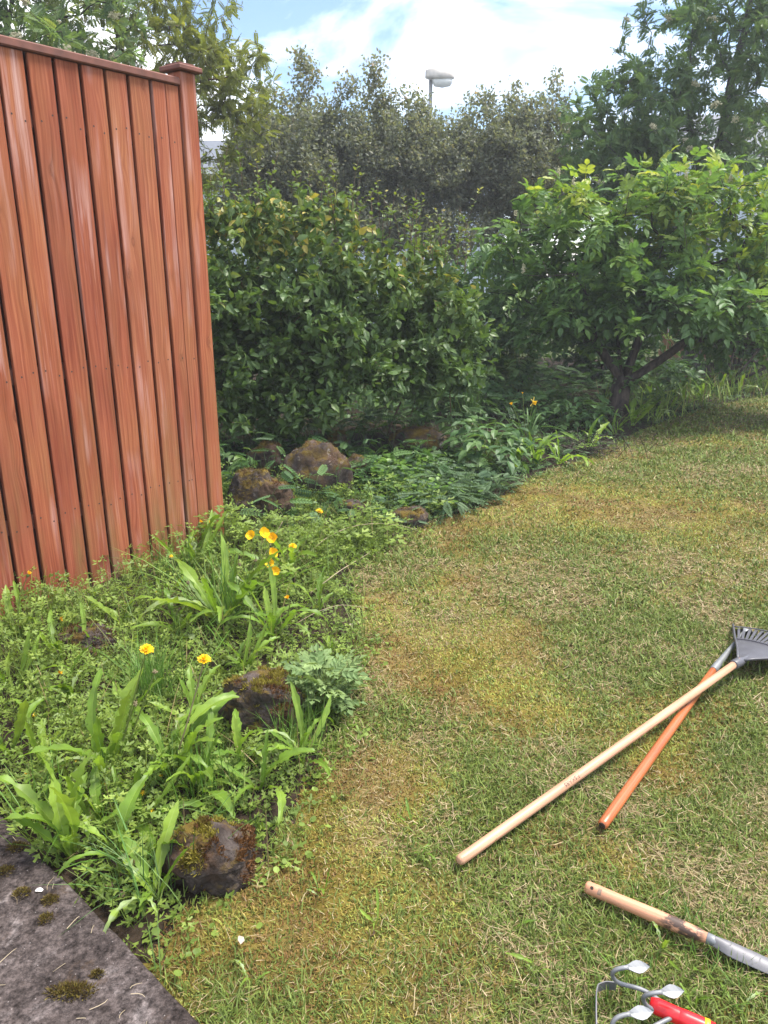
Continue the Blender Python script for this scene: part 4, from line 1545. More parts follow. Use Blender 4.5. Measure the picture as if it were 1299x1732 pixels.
# beyond the post: shade plants
M['l_silver'] = leaf_mat('feathery_leaf', [(0, (.055, .105, .05)), (1, (.12, .18, .085))], .6, .3, .25)
M['l_lush'] = leaf_mat('round_leaf', [(0, (.075, .16, .022)), (1, (.15, .26, .04))], .45, .4, .35)


def px_scatter(rng, n, x0, x1, y0, y1, soft=True):
    px, py = rng.uniform(x0, x1, n), rng.uniform(y0, y1, n)
    if soft:
        px, py = rng.normal((x0 + x1) / 2, (x1 - x0) / 3.6, n), rng.normal((y0 + y1) / 2, (y1 - y0) / 3.6, n)
    r = np.stack([ray(a, b) for a, b in zip(px, py)])
    t = (.06 - CAM_H) / r[:, 2]
    x, y = r[:, 0] * t, r[:, 1] * t
    k = (edge_dist(x, y) > .0) & open_bed(x, y)
    return x[k], y[k]


rng = np.random.default_rng(204)
x, y = px_scatter(rng, 900, 615, 765, 775, 850)
k = rock_free(x, y, .8); x, y = x[k], y[k]
cover('round_leaved_cover', 'bright patch of small round leaves below the rusty rock', 'ground cover', x, y, rng.uniform(.03, .13, len(x)), L_ROUND, rng.uniform(.03, .055, len(x)), M['l_lush'], rng, tilt=.3)
x, y = px_scatter(rng, 650, 660, 860, 790, 870)
k = rock_free(x, y, .8); x, y = x[k], y[k]
cover('feathery_cover', 'grey-green feathery foliage along the lawn edge', 'ground cover', x, y, rng.uniform(.03, .14, len(x)), FEATHER_LEAF, rng.uniform(.07, .13, len(x)), M['l_silver'], rng)
rng = np.random.default_rng(205)
n = 9500
x, y = rng.uniform(-1.6, 5.2, n), rng.uniform(4.3, 10.6, n)
d = edge_dist(x, y)
k = (d > .0) & (d < 3.0) & open_bed(x, y) & rock_free(x, y, .85) & (np.hypot(x - 2.35, y - 7.5) > .62) & (rng.random(n) < .35 + .8 * sstep(.35, .6, fbm(x * 2.5, y * 2.5, 23)))
x, y, d = x[k], y[k], d[k]
ht = rng.uniform(.02, 1, len(x)) * (.06 + .22 * sstep(.2, .9, d))
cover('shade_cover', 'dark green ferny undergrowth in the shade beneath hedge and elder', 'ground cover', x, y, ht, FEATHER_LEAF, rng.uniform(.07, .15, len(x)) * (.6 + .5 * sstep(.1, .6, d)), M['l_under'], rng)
rng = np.random.default_rng(206)
n = 9000
x, y = rng.uniform(-1.3, 4.9, n), rng.uniform(4.3, 9.9, n)
d = edge_dist(x, y)
k = (d > -.05) & (d < .75) & open_bed(x, y) & rock_free(x, y, .8) & (rng.random(n) < .8 - .5 * sstep(.2, .7, d))
x, y, d = x[k], y[k], d[k]
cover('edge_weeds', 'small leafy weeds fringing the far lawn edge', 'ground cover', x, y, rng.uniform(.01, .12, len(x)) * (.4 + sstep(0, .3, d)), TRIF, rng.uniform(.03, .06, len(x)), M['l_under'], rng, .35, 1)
rng = np.random.default_rng(207)
n = 2600
t_ = rng.uniform(.55, 1, n)
x, y = rng.uniform(2.3, 6.5, n), rng.uniform(7.6, 10.6, n)
d = edge_dist(x, y)
k = (d > -.05) & (d < .8)
x, y = x[k], y[k]
V, T, Q, c = tall_grass(x, y, rng, .1, .38, .005, np.concatenate([GREEN * 1.5, [[.16, .24, .04]], STRAW[:1]]), .45)
tag(obj('edge_grass', mesh('edge_grass', V, T, Q, col=c, mats=[M['blade']])), 'tall bright grass and weeds along the lawn edge beyond the elder trunk', 'grass', kind='stuff')
# ------------------------------------------------------------------ dandelions and other single plants
def strip_leaf(rng, arch, width, lobes, n=23, twist=0.0, name='leaf', rv=.5, mat=None, lobed=.5, thin=.35):
    """long leaf along +y that arches over; width tapers to the foot; toothed edge"""
    t = np.linspace(0, 1, n)
    ph = -arch * t ** 1.4
    dy, dz = np.cos(ph) / (n - 1), np.sin(ph) / (n - 1)
    yy = np.concatenate([[0], np.cumsum(dy[:-1])])
    zz = np.concatenate([[0], np.cumsum(dz[:-1])])
    w = width * (thin * .35 + (1 - thin * .35) * np.sin(math.pi * np.clip(t, .0, 1) ** 1.5) ** .8)
    w[0] = width * .14
    w[-1] = 0.002
    saw = 1 - lobed * (1 - (t * lobes) % 1.0) * rng.uniform(.55, 1.2, n)
    saw[-1] = 1
    wl, wr = w * saw * rng.uniform(.8, 1.15, n), w * saw * rng.uniform(.8, 1.15, n)
    xo = twist * np.sin(t * 2.2) * .3
    nz = np.stack([0 * ph, -np.sin(ph), np.cos(ph)], -1)
    Cn = np.stack([xo, yy, zz], -1)
    rib = np.minimum(width * .085 * (1.15 - t), w * .5)
    wav = width * .16 * rng.normal(size=n) * (lobed > 0)
    ex = np.array([1.0, 0, 0])
    cols = [Cn - ex * wl[:, None] + nz * (wl * .35 + wav)[:, None], Cn - ex * rib[:, None] + nz * (rib * .2)[:, None], Cn,
            Cn + ex * rib[:, None] + nz * (rib * .2)[:, None], Cn + ex * wr[:, None] + nz * (wr * .35 - wav)[:, None]]
    V = np.stack(cols, 1).reshape(-1, 3)
    i = np.arange(n - 1) * 5
    Q = np.concatenate([np.stack([i + k, i + k + 1, i + k + 6, i + k + 5], -1) for k in range(4)])
    rv_ = np.full((n, 5), rv) + rng.normal(0, .06, (n, 1))
    if lobed > 0:
        rv_[:, 2] = 1.0
    return mesh(name, V, NT, Q, np.clip(rv_, 0, 1).ravel(), smooth=True, mats=[mat])


lrng = np.random.default_rng(301)
DL = [strip_leaf(lrng, a, w, lb, rv=rv, mat=M['l_dand'], twist=lrng.normal(0, .35), lobed=lo)
      for a, w, lb, rv, lo in ((.3, .055, 4.3, .2, .5), (.7, .065, 5.2, .4, .6), (1.1, .075, 5.3, .5, .65), (1.7, .065, 6.2, .65, .65), (.5, .08, 3.4, .75, .4), (1.4, .085, 4.4, .35, .5), (2.2, .06, 5.3, .97, .65), (.2, .05, 6.4, .6, .4), (.9, .07, 7.3, .1, .7), (2.6, .05, 6.3, .3, .6))]
STRAP = [strip_leaf(lrng, a, .022, 1, rv=rv, mat=M['l_under'], lobed=0.0, n=9) for a, rv in ((.2, .9), (.6, .6), (1.2, .8))]


def rot_leaf(o, az, elev, s, roll=0.0):
    o.matrix_basis = Matrix.Translation(o.location) @ Matrix.Rotation(az, 4, 'Z') @ Matrix.Rotation(elev, 4, 'X') @ Matrix.Rotation(roll, 4, 'Y') @ Matrix.Scale(s, 4)


def head_mesh(rng, rad, layers, per, mat, cup=.35):
    P, R, rn = [], [], []
    for L in range(layers):
        k = per - 3 * L
        for q in range(k):
            az = 2 * math.pi * (q + rng.random() * .7) / k
            e = cup + .42 * L + rng.normal(0, .08)
            d = np.array([math.cos(az) * math.cos(e), math.sin(az) * math.cos(e), math.sin(e)])
            R.append(frames(d[None], np.array([[0, 0, 1.0]]))[0] * (rad * (1 - .18 * L) * rng.uniform(.85, 1.1)))
            P.append((0, 0, .002 * L)); rn.append(rng.random())
    lig = tpl([(-.06, 0, 0), (.06, 0, 0), (.10, .95, 0), (0, 1.0, .0), (-.10, .95, 0)], [(4, 2, 3)], [(0, 1, 2, 4)])
    V, T, Q, r = inst(lig, np.array(R), np.array(P), np.array(rn))
    return mesh('flower', V, T, Q, r, mats=[mat])


HEAD = [head_mesh(lrng, .021, 4, 24, M['yellow'], c) for c in (.25, .5)]
HEAD_SHUT = head_mesh(lrng, .016, 3, 14, M['orange'], .95)
CAL = {}


def calyx(mat):
    V, T, Q = tube([(0, 0, -.012), (0, 0, -.006), (0, 0, .002)], [.003, .0075, .006], 8)
    if mat.name not in CAL:
        CAL[mat.name] = mesh('calyx', V, T, Q, np.full(len(V), .1), smooth=True, mats=[mat])
    return CAL[mat.name]


def put_stalk(t, p0, p1, p2, r, tone=.5, name='flower_stalk'):
    org = np.array(t.location)
    P = bez(p0, p1, p2, 10)
    V, T, Q = tube(P, np.linspace(r, r * .7, 10), 5, True)
    return obj(name, mesh(name, V - org, T, Q, np.full(len(V), tone), smooth=True, mats=[M['stalk']]), t), unit(P[-1] - P[-2])


def put_head(t, me, p, d, s=1.0, with_calyx=True):
    org = np.array(t.location)
    o = obj('flower', me, t, p - org)
    q = Vector(d).to_track_quat('Z', 'Y')
    o.rotation_euler = q.to_euler()
    o.scale = (s, s, s)
    if with_calyx:
        c = obj('calyx', calyx(M['stalk']), o)
    return o


def dandelion(label, px, py, nl, lo, hi, e0, e1, flowers=(), seed=0, az_bias=None, group=None, name='dandelion', cat='dandelion', tone=None):
    """flowers: (tip px, tip py, depth offset, kind, bow)"""
    rng = np.random.default_rng(seed)
    g = gp(px, py)
    t = thing(name, label, cat, (g[0], g[1], g[2]), group)
    for q in range(nl):
        o = obj('leaf', DL[int(rng.integers(len(DL)))], t, (rng.normal(0, .008), rng.normal(0, .008), -.005))
        az = q * 2.39996 + rng.normal(0, .6)
        rot_leaf(o, az, min(1.5, rng.uniform(e0, e1) + rng.normal(.08, .15)), rng.uniform(lo * .85, hi * 1.22), rng.normal(0, .5))
    for (fx, fy, dy, kind, bow) in flowers:
        tip = A(fx, fy, g[1] + dy)
        mid = (g + tip) / 2 + np.array([bow, 0, .10 * np.linalg.norm(tip - g)])
        _, dr = put_stalk(t, g, mid, tip, .0028, .3 if kind != 'brown' else .95)
        me = HEAD[0] if kind in ('open', 'brown') else HEAD_SHUT if kind == 'shut' else None
        if me is not None:
            face = unit(dr + np.array([0, -.35, .2])) if kind != 'shut' else dr
            put_head(t, me, tip, face)
        else:
            V, T, Q, r = flower_cluster(rng, 40, (.008, .008, .008), .003)
            oo = obj('seed_bud', mesh('seed_bud', V, T, Q, r * 0 + .95, mats=[M['stalk']]), t, tip - g)
    return t


R_ = math.radians
dandelion('tall dandelion with open yellow flower and a grey bud among buttercups', 192, 1322, 15, .19, .33, R_(58), R_(84), [(248, 1100, .02, 'open', .01), (262, 1136, .05, 'bud', .02), (228, 1190, .03, 'bud', .0)], 1)
dandelion('dandelion with reddish leaf bases and yellow flower on a brown stalk', 287, 1318, 14, .18, .31, R_(55), R_(84), [(345, 1117, .05, 'brown', .02)], 2)
dandelion('upright bright dandelion rosette just behind the flat-topped rock', 412, 1138, 13, .11, .19, R_(55), R_(82), [], 3)
dandelion('leafy dandelion with a drooping half-shut flower on an arched stalk', 462, 1078, 15, .17, .3, R_(45), R_(82), [(487, 1013, -.05, 'shut', .06)], 4)
dandelion('dandelion with dark red heart and two yellow flowers beyond the poppies', 488, 975, 13, .17, .32, R_(30), R_(80), [(540, 866, .1, 'open', .02), (495, 925, .0, 'open', .0)], 5)
dandelion('broad-leaved dandelion at the edge of the paving slab', 122, 1452, 11, .16, .27, R_(62), R_(86), [], 6)
dandelion('dandelion with a long pale leaf leaning on the dark mossy rock', 262, 1520, 12, .13, .26, R_(40), R_(80), [], 7)
dandelion('small dandelion standing at the lawn edge beside the silvery plant', 562, 1112, 9, .06, .12, R_(50), R_(82), [], 8)
dandelion('spreading dandelion at the foot of the fence with a nodding closed flower', 30, 1075, 12, .12, .22, R_(35), R_(75), [(48, 972, .05, 'shut', -.03), (100, 1047, -.05, 'shut', .0)], 9)
dandelion('dandelion with many long arched leaves under the yellow poppies', 375, 1052, 18, .24, .42, R_(40), R_(75), [(383, 935, .3, 'shut', -.05), (290, 944, .25, 'shut', -.1), (345, 1003, .1, 'shut', -.03), (405, 955, .3, 'bud', -.08), (432, 948, .25, 'bud', -.1), (318, 985, .0, 'bud', -.05)], 10)
dandelion('tall single-leaved dandelion on the reddish mound by the fence', 145, 1105, 4, .14, .2, R_(70), R_(88), [(190, 1135, -.05, 'shut', .01)], 11)
dandelion('dandelion with a shut flower stretched low across the mossy mound', 25, 1165, 11, .12, .2, R_(30), R_(70), [(98, 1137, -.02, 'shut', .0)], 12)
dandelion('dandelion growing close against the foot of the fence post', 330, 965, 12, .18, .32, R_(30), R_(75), [(338, 884, .1, 'shut', -.06), (355, 886, .05, 'shut', .0)], 13)
yrng = np.random.default_rng(77)
YD = [(60, 1240, 'young flowerless dandelion in front of the low mossy mound'), (120, 1190, 'young flowerless dandelion right under the low mossy mound'), (85, 1310, 'young flowerless dandelion between the slab and the low mossy mound'), (20, 1280, 'young flowerless dandelion among buttercups midway between fence and slab'), (330, 1230, 'young flowerless dandelion between the yellow-flowered dandelion and the flat-topped rock'), (245, 1240, 'young flowerless dandelion under the bud of the tall dandelion'), (405, 1290, 'young flowerless dandelion in front of the flat-topped rock'), (170, 1400, 'young flowerless dandelion behind the dandelion at the slab edge'), (240, 1390, 'young flowerless dandelion just behind the dark mossy rock, on its slab side'), (330, 1340, 'young flowerless dandelion standing in the grass tuft between the near rocks'), (45, 1380, 'young flowerless dandelion right behind the back corner of the slab'), (210, 1470, 'young flowerless dandelion between the slab edge and the dark mossy rock'), (440, 1340, 'young flowerless dandelion between the two near rocks on the lawn side'), (510, 1290, 'young flowerless dandelion at the lawn edge below the flat-topped rock'), (210, 1060, 'young flowerless dandelion close to the fence boards beside the mossy mound'), (285, 1010, 'young flowerless dandelion close to the fence boards near the post'), (300, 1075, 'young flowerless dandelion behind the bright grass tuft'), (430, 1010, 'young flowerless dandelion at the foot of the poppies'), (540, 1040, 'young flowerless dandelion at the lawn edge beside the curved dry stem'), (100, 1120, 'young flowerless dandelion growing beside the low mossy mound')]
for q, (px, py, lab) in enumerate(YD):
    dandelion(lab, px, py, int(yrng.integers(7, 12)), .10, .22, R_(35), R_(82), [], 40 + q, group='young dandelions in the bed')
WR = [(715, 1452, 'small weed rosette beside the free end of the rake handle'), (1120, 1612, 'small weed rosette between trowel and cultivator'), (1062, 1655, 'small weed rosette under the prongs of the cultivator'), (640, 1560, 'small weed rosette below the pinkish dead leaf'), (905, 1640, 'small weed rosette in the open lawn beside the cultivator loop'), (1190, 1640, 'small weed rosette in front of the trowel ferrule'), (540, 1510, 'small weed rosette in the lawn facing the dark mossy rock'), (1010, 1625, 'small weed rosette beside the metal loop of the cultivator'), (1250, 1712, 'small weed rosette past the yellow ring of the cultivator handle'), (700, 1395, 'small weed rosette behind the free end of the rake handle'), (420, 1660, 'small weed rosette in the lawn facing the slab corner'), (1165, 1705, 'small weed rosette against the red cultivator handle'), (860, 1580, 'small weed rosette in front of the trowel handle tip')]
for q, (px, py, lab) in enumerate(WR):
    dandelion(lab, px, py, int(yrng.integers(3, 6)), .03, .075, R_(30), R_(80), [], 80 + q, group='weed rosettes in the lawn', name='weed_rosette', cat='weed')
for q, (px, py) in enumerate([(1085, 700), (1110, 715), (1130, 690), (1160, 690), (1185, 680), (1215, 672), (1245, 668), (1270, 662), (1100, 680), (1070, 720), (1040, 735), (1145, 672), (1290, 665), (905, 790), (870, 800), (1000, 760), (945, 785)]):
    dandelion('bright leafy weed clump at the lawn edge near the elder', px, py, int(yrng.integers(8, 13)), .16, .34, R_(35), R_(82), [], 120 + q, group='leafy weeds along the far lawn edge', name='leafy_weed', cat='weed')

# yellow poppies
prng = np.random.default_rng(331)
g = gp(440, 1010)
pop = thing('poppy_plant', 'cluster of orange-yellow poppies in front of the fence post', 'poppy', g)


def petal_cup(rng, rad, mat):
    n = 7
    parts = []
    for q in range(4):
        az = q * math.pi / 2 + rng.normal(0, .1)
        V = []
        for a in range(n):
            for b_ in range(4):
                u_, v_ = (a / (n - 1) - .5) * 1.7, b_ / 3
                rr = rad * (.08 + .95 * v_ * (1 - .10 * (2 * u_ / 1.7) ** 2 + .05 * rng.normal()))
                V.append((rr * math.cos(az + u_ * .98), rr * math.sin(az + u_ * .98), rad * (.62 * v_ ** 1.7 - .1) + .002 * rng.normal()))
        Q = [(a * 4 + b_, a * 4 + b_ + 1, (a + 1) * 4 + b_ + 1, (a + 1) * 4 + b_) for a in range(n - 1) for b_ in range(3)]
        parts.append((np.array(V), NT, np.array(Q), np.full(len(V), rng.random())))
    V, T, Q, r = join(parts)
    return mesh('flower', V, T, Q, r, smooth=True, mats=[mat])


for fx, fy, s, dy in ((425, 906, .027, .0), (446, 902, .031, .02), (461, 911, .030, .06), (461, 935, .027, -.02), (456, 953, .026, -.06), (465, 967, .026, -.08)):
    tip = A(fx, fy, g[1] + dy)
    _, dr = put_stalk(pop, g + np.array([prng.normal(0, .02), prng.normal(0, .02), 0]), (g + tip) / 2 + np.array([prng.normal(0, .03), 0, .05]), tip, .0016, .4)
    put_head(pop, petal_cup(prng, s * .85, M['orange']), tip, unit(np.array([prng.normal(0, .5), -.75, .65])), 1.0, False)
lm = mesh('leaf', *TRIF, np.full(len(TRIF[0]), .7), mats=[M['l_bed']])
for q in range(26):
    o = obj('leaf', lm, pop, (prng.normal(0, .09), prng.normal(0, .08), prng.uniform(.03, .2)))
    rot_leaf(o, prng.random() * 6.28, prng.normal(.1, .3), prng.uniform(.05, .085))

# small buttercup flowers, each on its own stalk
M['butter'] = leaf_mat('buttercup_petal', [(0, (.75, .46, .01)), (1, (.8, .55, .015))], .3, .2, .5, .05)
bh = head_mesh(prng, .0095, 2, 9, M['butter'], .5)
for px, py in ((246, 1293), (272, 1313), (260, 1303), (241, 1330), (45, 1310), (72, 1316), (242, 1342), (164, 1347), (200, 1405), (175, 1325), (257, 1374), (60, 1210), (265, 1002), (72, 1022), (310, 1285), (130, 1290)):
    tip = gp(px, py + 22)
    b_ = thing('buttercup', 'single buttercup flower on a thin stalk above its leaves', 'buttercup', (tip[0], tip[1], tip[2]), 'buttercup flowers in the bed')
    hgt = prng.uniform(.10, .16)
    tp = A(px, py, tip[1])
    _, dr = put_stalk(b_, tip, (tip + tp) / 2 + prng.normal(0, .01, 3), tp, .0009, .2)
    put_head(b_, bh, tp, unit(np.array([prng.normal(0, .3), -.3, 1])), 1, False)

# grass tufts
def tuft(label, px, py, n, spread, lo, hi, wid, seed, cols, lean=.4):
    rng = np.random.default_rng(seed)
    g = gp(px, py)
    x, y = g[0] + rng.normal(0, spread, n), g[1] + rng.normal(0, spread, n)
    V, T, Q, c = tall_grass(x, y, rng, lo, hi, wid, cols, lean)
    o = obj('grass_tuft', mesh('grass_tuft', V - g, T, Q, col=c, mats=[M['blade']]), None, g)
    return tag(o, label, 'grass', kind='stuff')


TG = np.array([[.09, .19, .025], [.11, .22, .03], [.07, .15, .02], [.15, .24, .05]])
tuft('dense fine bright grass tuft behind the tall dandelion', 262, 1185, 260, .035, .14, .28, .0015, 1, TG, .45)
tuft('grass tuft against the front of the flat-topped rock', 500, 1248, 150, .045, .10, .22, .0014, 2, TG, .35)
tuft('sparse blue-green grass blades leaning over the dark mossy rock', 268, 1500, 40, .04, .14, .30, .0018, 3, TG * np.array([.9, .9, 1.6]), .55)
tuft('grass tuft between the two near rocks', 340, 1335, 110, .05, .1, .24, .0016, 4, TG, .4)
tuft('thin dry grass wisps at the foot of the red boards', 120, 1040, 46, .12, .12, .26, .0010, 5, np.concatenate([STRAW, TG[:1]]), .6)
tuft('strappy green grass clump in the shade at the end of the hedge', 790, 712, 60, .06, .25, .42, .006, 6, TG * .8, .2)
tuft('short grass tuft growing beside the red-handled cultivator', 1060, 1690, 60, .05, .04, .1, .0015, 7, TG, .4)
tuft('short grass tuft along the trowel handle', 1090, 1545, 70, .06, .04, .08, .0013, 8, TG, .4)
tuft('short grass tuft in front of the trowel blade', 1230, 1640, 60, .05, .04, .08, .0015, 9, TG, .4)

tuft('long arching green blades behind the poppy-side dandelion', 385, 1045, 90, .06, .22, .42, .0028, 11, TG, .75)
tuft('loose green blades beside the dandelion at the slab edge', 90, 1400, 60, .08, .12, .26, .0018, 12, TG, .6)
tuft('loose green blades at the foot of the fence boards beside the post', 300, 985, 90, .1, .14, .32, .0018, 13, TG, .6)
# silvery leafy plant beside the flat-topped rock
M['l_pale'] = leaf_mat('pale_green_leaf', [(0, (.12, .19, .07)), (1, (.22, .30, .115))], .6, .3, .2)


def leafy_plant(name, label, cat, px, py, n, rad, hgt, leaf, lo, hi, mat, seed, elev=.1, group=None, nvar=4, stemr=.002):
    rng = np.random.default_rng(seed)
    g = gp(px, py)
    t = thing(name, label, cat, g, group)
    var = [mesh('leaf', leaf[0] * np.array([1, 1, rng.uniform(.5, 1.6)]), leaf[1], leaf[2], np.full(len(leaf[0]), (q + .5) / nvar), mats=[mat]) for q in range(nvar)]
    parts = []
    for q in range(n):
        v = unit(rng.normal(size=3)) * np.array([rad, rad, hgt * .5]) * rng.random() ** .4
        p = np.array([v[0], v[1], hgt * .55 + v[2]])
        p[2] = max(p[2], .03)
        o = obj('leaf', var[int(rng.integers(nvar))], t, p)
        az = math.atan2(v[1], v[0]) - math.pi / 2 + rng.normal(0, .6)
        rot_leaf(o, az, rng.normal(elev, .25), rng.uniform(lo, hi), rng.normal(0, .25))
        if q % 2 == 0:
            parts.append(tube(bez((rng.normal(0, .01), rng.normal(0, .01), -.01), (p[0] * .3, p[1] * .3, p[2] * .7), p, 5), np.linspace(stemr, stemr * .6, 5), 4, False))
    V, T, Q, r = join(parts)
    o = obj('stems', mesh('stems', V, T, Q, np.full(len(V), .2), mats=[M['stalk']]), t)
    o['kind'] = 'stuff'
    return t


leafy_plant('silvery_plant', 'bushy pale grey-green plant at the lawn edge beside the flat-topped rock', 'plant', 550, 1195, 110, .085, .17, compound(3, L_DIA, ll=.42, ang=50, droop=.1), .05, .09, M['l_pale'], 401, .5)
PEREN = compound(1, L_SIX, ll=.62, lw=1.15, ang=62, droop=.3, start=.4)
PEREN2 = compound(2, L_SIX, ll=.5, lw=1.1, ang=60, droop=.3, start=.4)
leafy_plant('perennial_plant', 'blue-green leafy perennial mound in front of the elder trunk', 'plant', 955, 722, 100, .34, .36, PEREN2, .13, .2, M['l_under'], 402, .05)
leafy_plant('perennial_plant', 'broad-leaved perennial beside the daffodils at the lawn edge', 'plant', 825, 790, 80, .30, .36, PEREN, .12, .19, M['l_under'], 403, .0)
leafy_plant('perennial_plant', 'tall pale-leaved perennial in the gap between hedge and elder', 'plant', 872, 668, 90, .34, .85, PEREN2, .16, .24, M['l_under'], 404, .0)
leafy_plant('perennial_plant', 'shaded perennial under the right end of the hedge', 'plant', 770, 700, 80, .40, .5, PEREN2, .13, .2, M['l_under'], 405, .0)
leafy_plant('perennial_plant', 'shaded perennial behind the elder trunk', 'plant', 1100, 668, 80, .45, .55, PEREN2, .16, .24, M['l_under'], 406, .0)
leafy_plant('lobed_plant', 'lobed bright-leaved plant standing against the fence post foot', 'plant', 380, 935, 50, .12, .26, TRIF, .06, .10, M['l_bed'], 407, .1)
leafy_plant('lobed_plant', 'lobed leafy plant in front of the boulders', 'plant', 480, 925, 80, .26, .15, TRIF, .06, .11, M['l_bed'], 408, .1)
leafy_plant('lobed_plant', 'lobed leafy plant at the lawn edge beside the flat brown rock', 'plant', 610, 915, 70, .26, .18, TRIF, .06, .10, M['l_bed'], 409, .1)
leafy_plant('lobed_plant', 'small lobed plant with pale leaves in front of the flat brown rock', 'plant', 745, 868, 30, .12, .14, TRIF, .06, .10, M['l_bed'], 410, .1)
leafy_plant('young_shrub', 'glossy-leaved sapling poking out under the hedge beside the boulder', 'plant', 412, 850, 26, .10, .36, L_SIX, .06, .09, M['l_hedge'], 411, -.2)

# daffodils
dg = gp(888, 748)
daf = thing('daffodil_clump', 'daffodil clump with one yellow bloom and withered heads', 'daffodil', dg)
for q in range(14):
    o = obj('leaf', STRAP[q % 3], daf, (prng.normal(0, .03), prng.normal(0, .03), -.01))
    rot_leaf(o, prng.random() * 6.28, prng.uniform(.9, 1.5), prng.uniform(.25, .42))
M['daff'] = leaf_mat('daffodil_petal', [(0, (.8, .60, .12)), (1, (.85, .68, .2))], .5, .3, .2, .05)
for fx, fy, me, s in ((902, 680, head_mesh(prng, .045, 1, 6, M['daff'], .1), 1.0), (866, 685, HEAD_SHUT, 1.6), (884, 666, HEAD_SHUT, .9)):
    tip = A(fx, fy, dg[1])
    _, dr = put_stalk(daf, dg, (dg + tip) / 2 + np.array([0, 0, .05]), tip, .003, .2)
    fl = put_head(daf, me, tip, np.array([.35, -.9, -.1]) if s == 1.0 else dr, s, False)
    if s == 1.0:
        V, T, Q = tube([(0, 0, 0), (0, 0, .012), (0, 0, .028)], [.010, .012, .017], 9, False)
        obj('trumpet', mesh('trumpet', V, T, Q, np.full(len(V), .3), smooth=True, mats=[M['yellow']]), fl)

# dry stalks
def dry_stalk(label, pts, r=.0022):
    P = np.array([A(a, b_, y_) for a, b_, y_ in pts])
    n = 14
    t = np.linspace(0, len(P) - 1, n)
    S = np.array([np.interp(t, np.arange(len(P)), P[:, k]) for k in range(3)]).T
    S[1:-1] = (S[:-2] + 2 * S[1:-1] + S[2:]) / 4
    g = S[0]
    V, T, Q = tube(S - g, np.linspace(r, r * .6, n), 5)
    tag(obj('dry_stalk', mesh('dry_stalk', V, T, Q, np.full(len(V), .8), smooth=True, mats=[M['dry']]), None, g), label, 'stalk')


dry_stalk('long pale stalk arching from the poppies towards the flat brown rock', [(500, 965, 3.75), (540, 915, 3.85), (590, 890, 4.0), (640, 884, 4.15), (690, 890, 4.25), (722, 905, 4.3)])
dry_stalk('dry brown stem lying along the lawn edge below the poppies', [(525, 1003, 3.36), (575, 965, 3.6), (625, 935, 3.87)], .003)
dry_stalk('thin straw stalk rising between the poppies', [(420, 985, 3.6), (455, 925, 3.7), (478, 882, 3.75)])
dry_stalk('bleached stalk bending over the feathery plants below the perennial', [(752, 800, 5.9), (775, 765, 6.0), (800, 715, 6.1)])
dry_stalk('bleached stalk slanting from the feathery plants up into the broad leaves', [(775, 805, 5.7), (815, 780, 5.9), (850, 752, 6.2)])
dry_stalk('curved dry stem ending over the lawn edge beside the small dandelion', [(500, 1055, 3.0), (535, 1035, 3.05), (575, 1022, 3.1), (622, 1028, 3.12)], .002)

# heap of dark dead twigs at the lawn edge
rng = np.random.default_rng(501)
g = gp(985, 768)
parts = []
for q in range(150):
    p = g + np.array([rng.normal(0, .22), rng.normal(0, .12), rng.uniform(.0, .14)])
    d = unit(rng.normal(size=3) * np.array([1, 1, .45])) * rng.uniform(.1, .3)
    parts.append(tube(bez(p - d / 2, p + rng.normal(0, .03, 3), p + d / 2, 4), [.003, .0028, .002, .001], 3, False))
V, T, Q, r = join(parts)
tag(obj('twig_heap', mesh('twig_heap', V - g, T, Q, mats=[M['bark_dark']]), None, g), 'heap of dark dead twigs at the lawn edge below the perennial mound', 'twigs', kind='stuff')

# ------------------------------------------------------------------ on the slab: moss cushions, petal, straw
rng = np.random.default_rng(601)


def cushion(label, px, py, rx, ry, n):
    g = G(px, py, SLAB_Z)
    P = np.stack([rng.normal(0, rx / 2, n), rng.normal(0, ry / 2, n), np.zeros(n)], -1)
    rr = np.hypot(P[:, 0] / rx, P[:, 1] / ry)
    P = P[rr < 1.1]
    rr = rr[rr < 1.1]
    P[:, 2] = .012 * (1 - rr / 1.1)
    m_ = len(P)
    d = unit(np.stack([P[:, 0] / rx, P[:, 1] / ry, np.full(m_, .9)], -1) + rng.normal(0, .45, (m_, 3)))
    R = frames(d, rng.normal(size=(m_, 3))) * rng.uniform(.004, .010, m_)[:, None, None]
    mt = tpl([(-.14, 0, 0), (.14, 0, 0), (.12, .6, 0), (-.12, .6, 0), (0, 1, .1)], [(3, 2, 4)], [(0, 1, 2, 3)])
    V, T, Q, _ = inst(mt, R, P)
    c = np.array([[.10, .075, .018], [.14, .11, .022], [.075, .045, .016]])[rng.integers(0, 3, m_)] * rng.uniform(.7, 1.3, (m_, 1))
    tag(obj('moss_cushion', mesh('moss_cushion', V, T, Q, col=np.repeat(c, 5, 0), mats=[M['blade']]), None, g), label, 'moss', 'moss cushions on the paving slab')


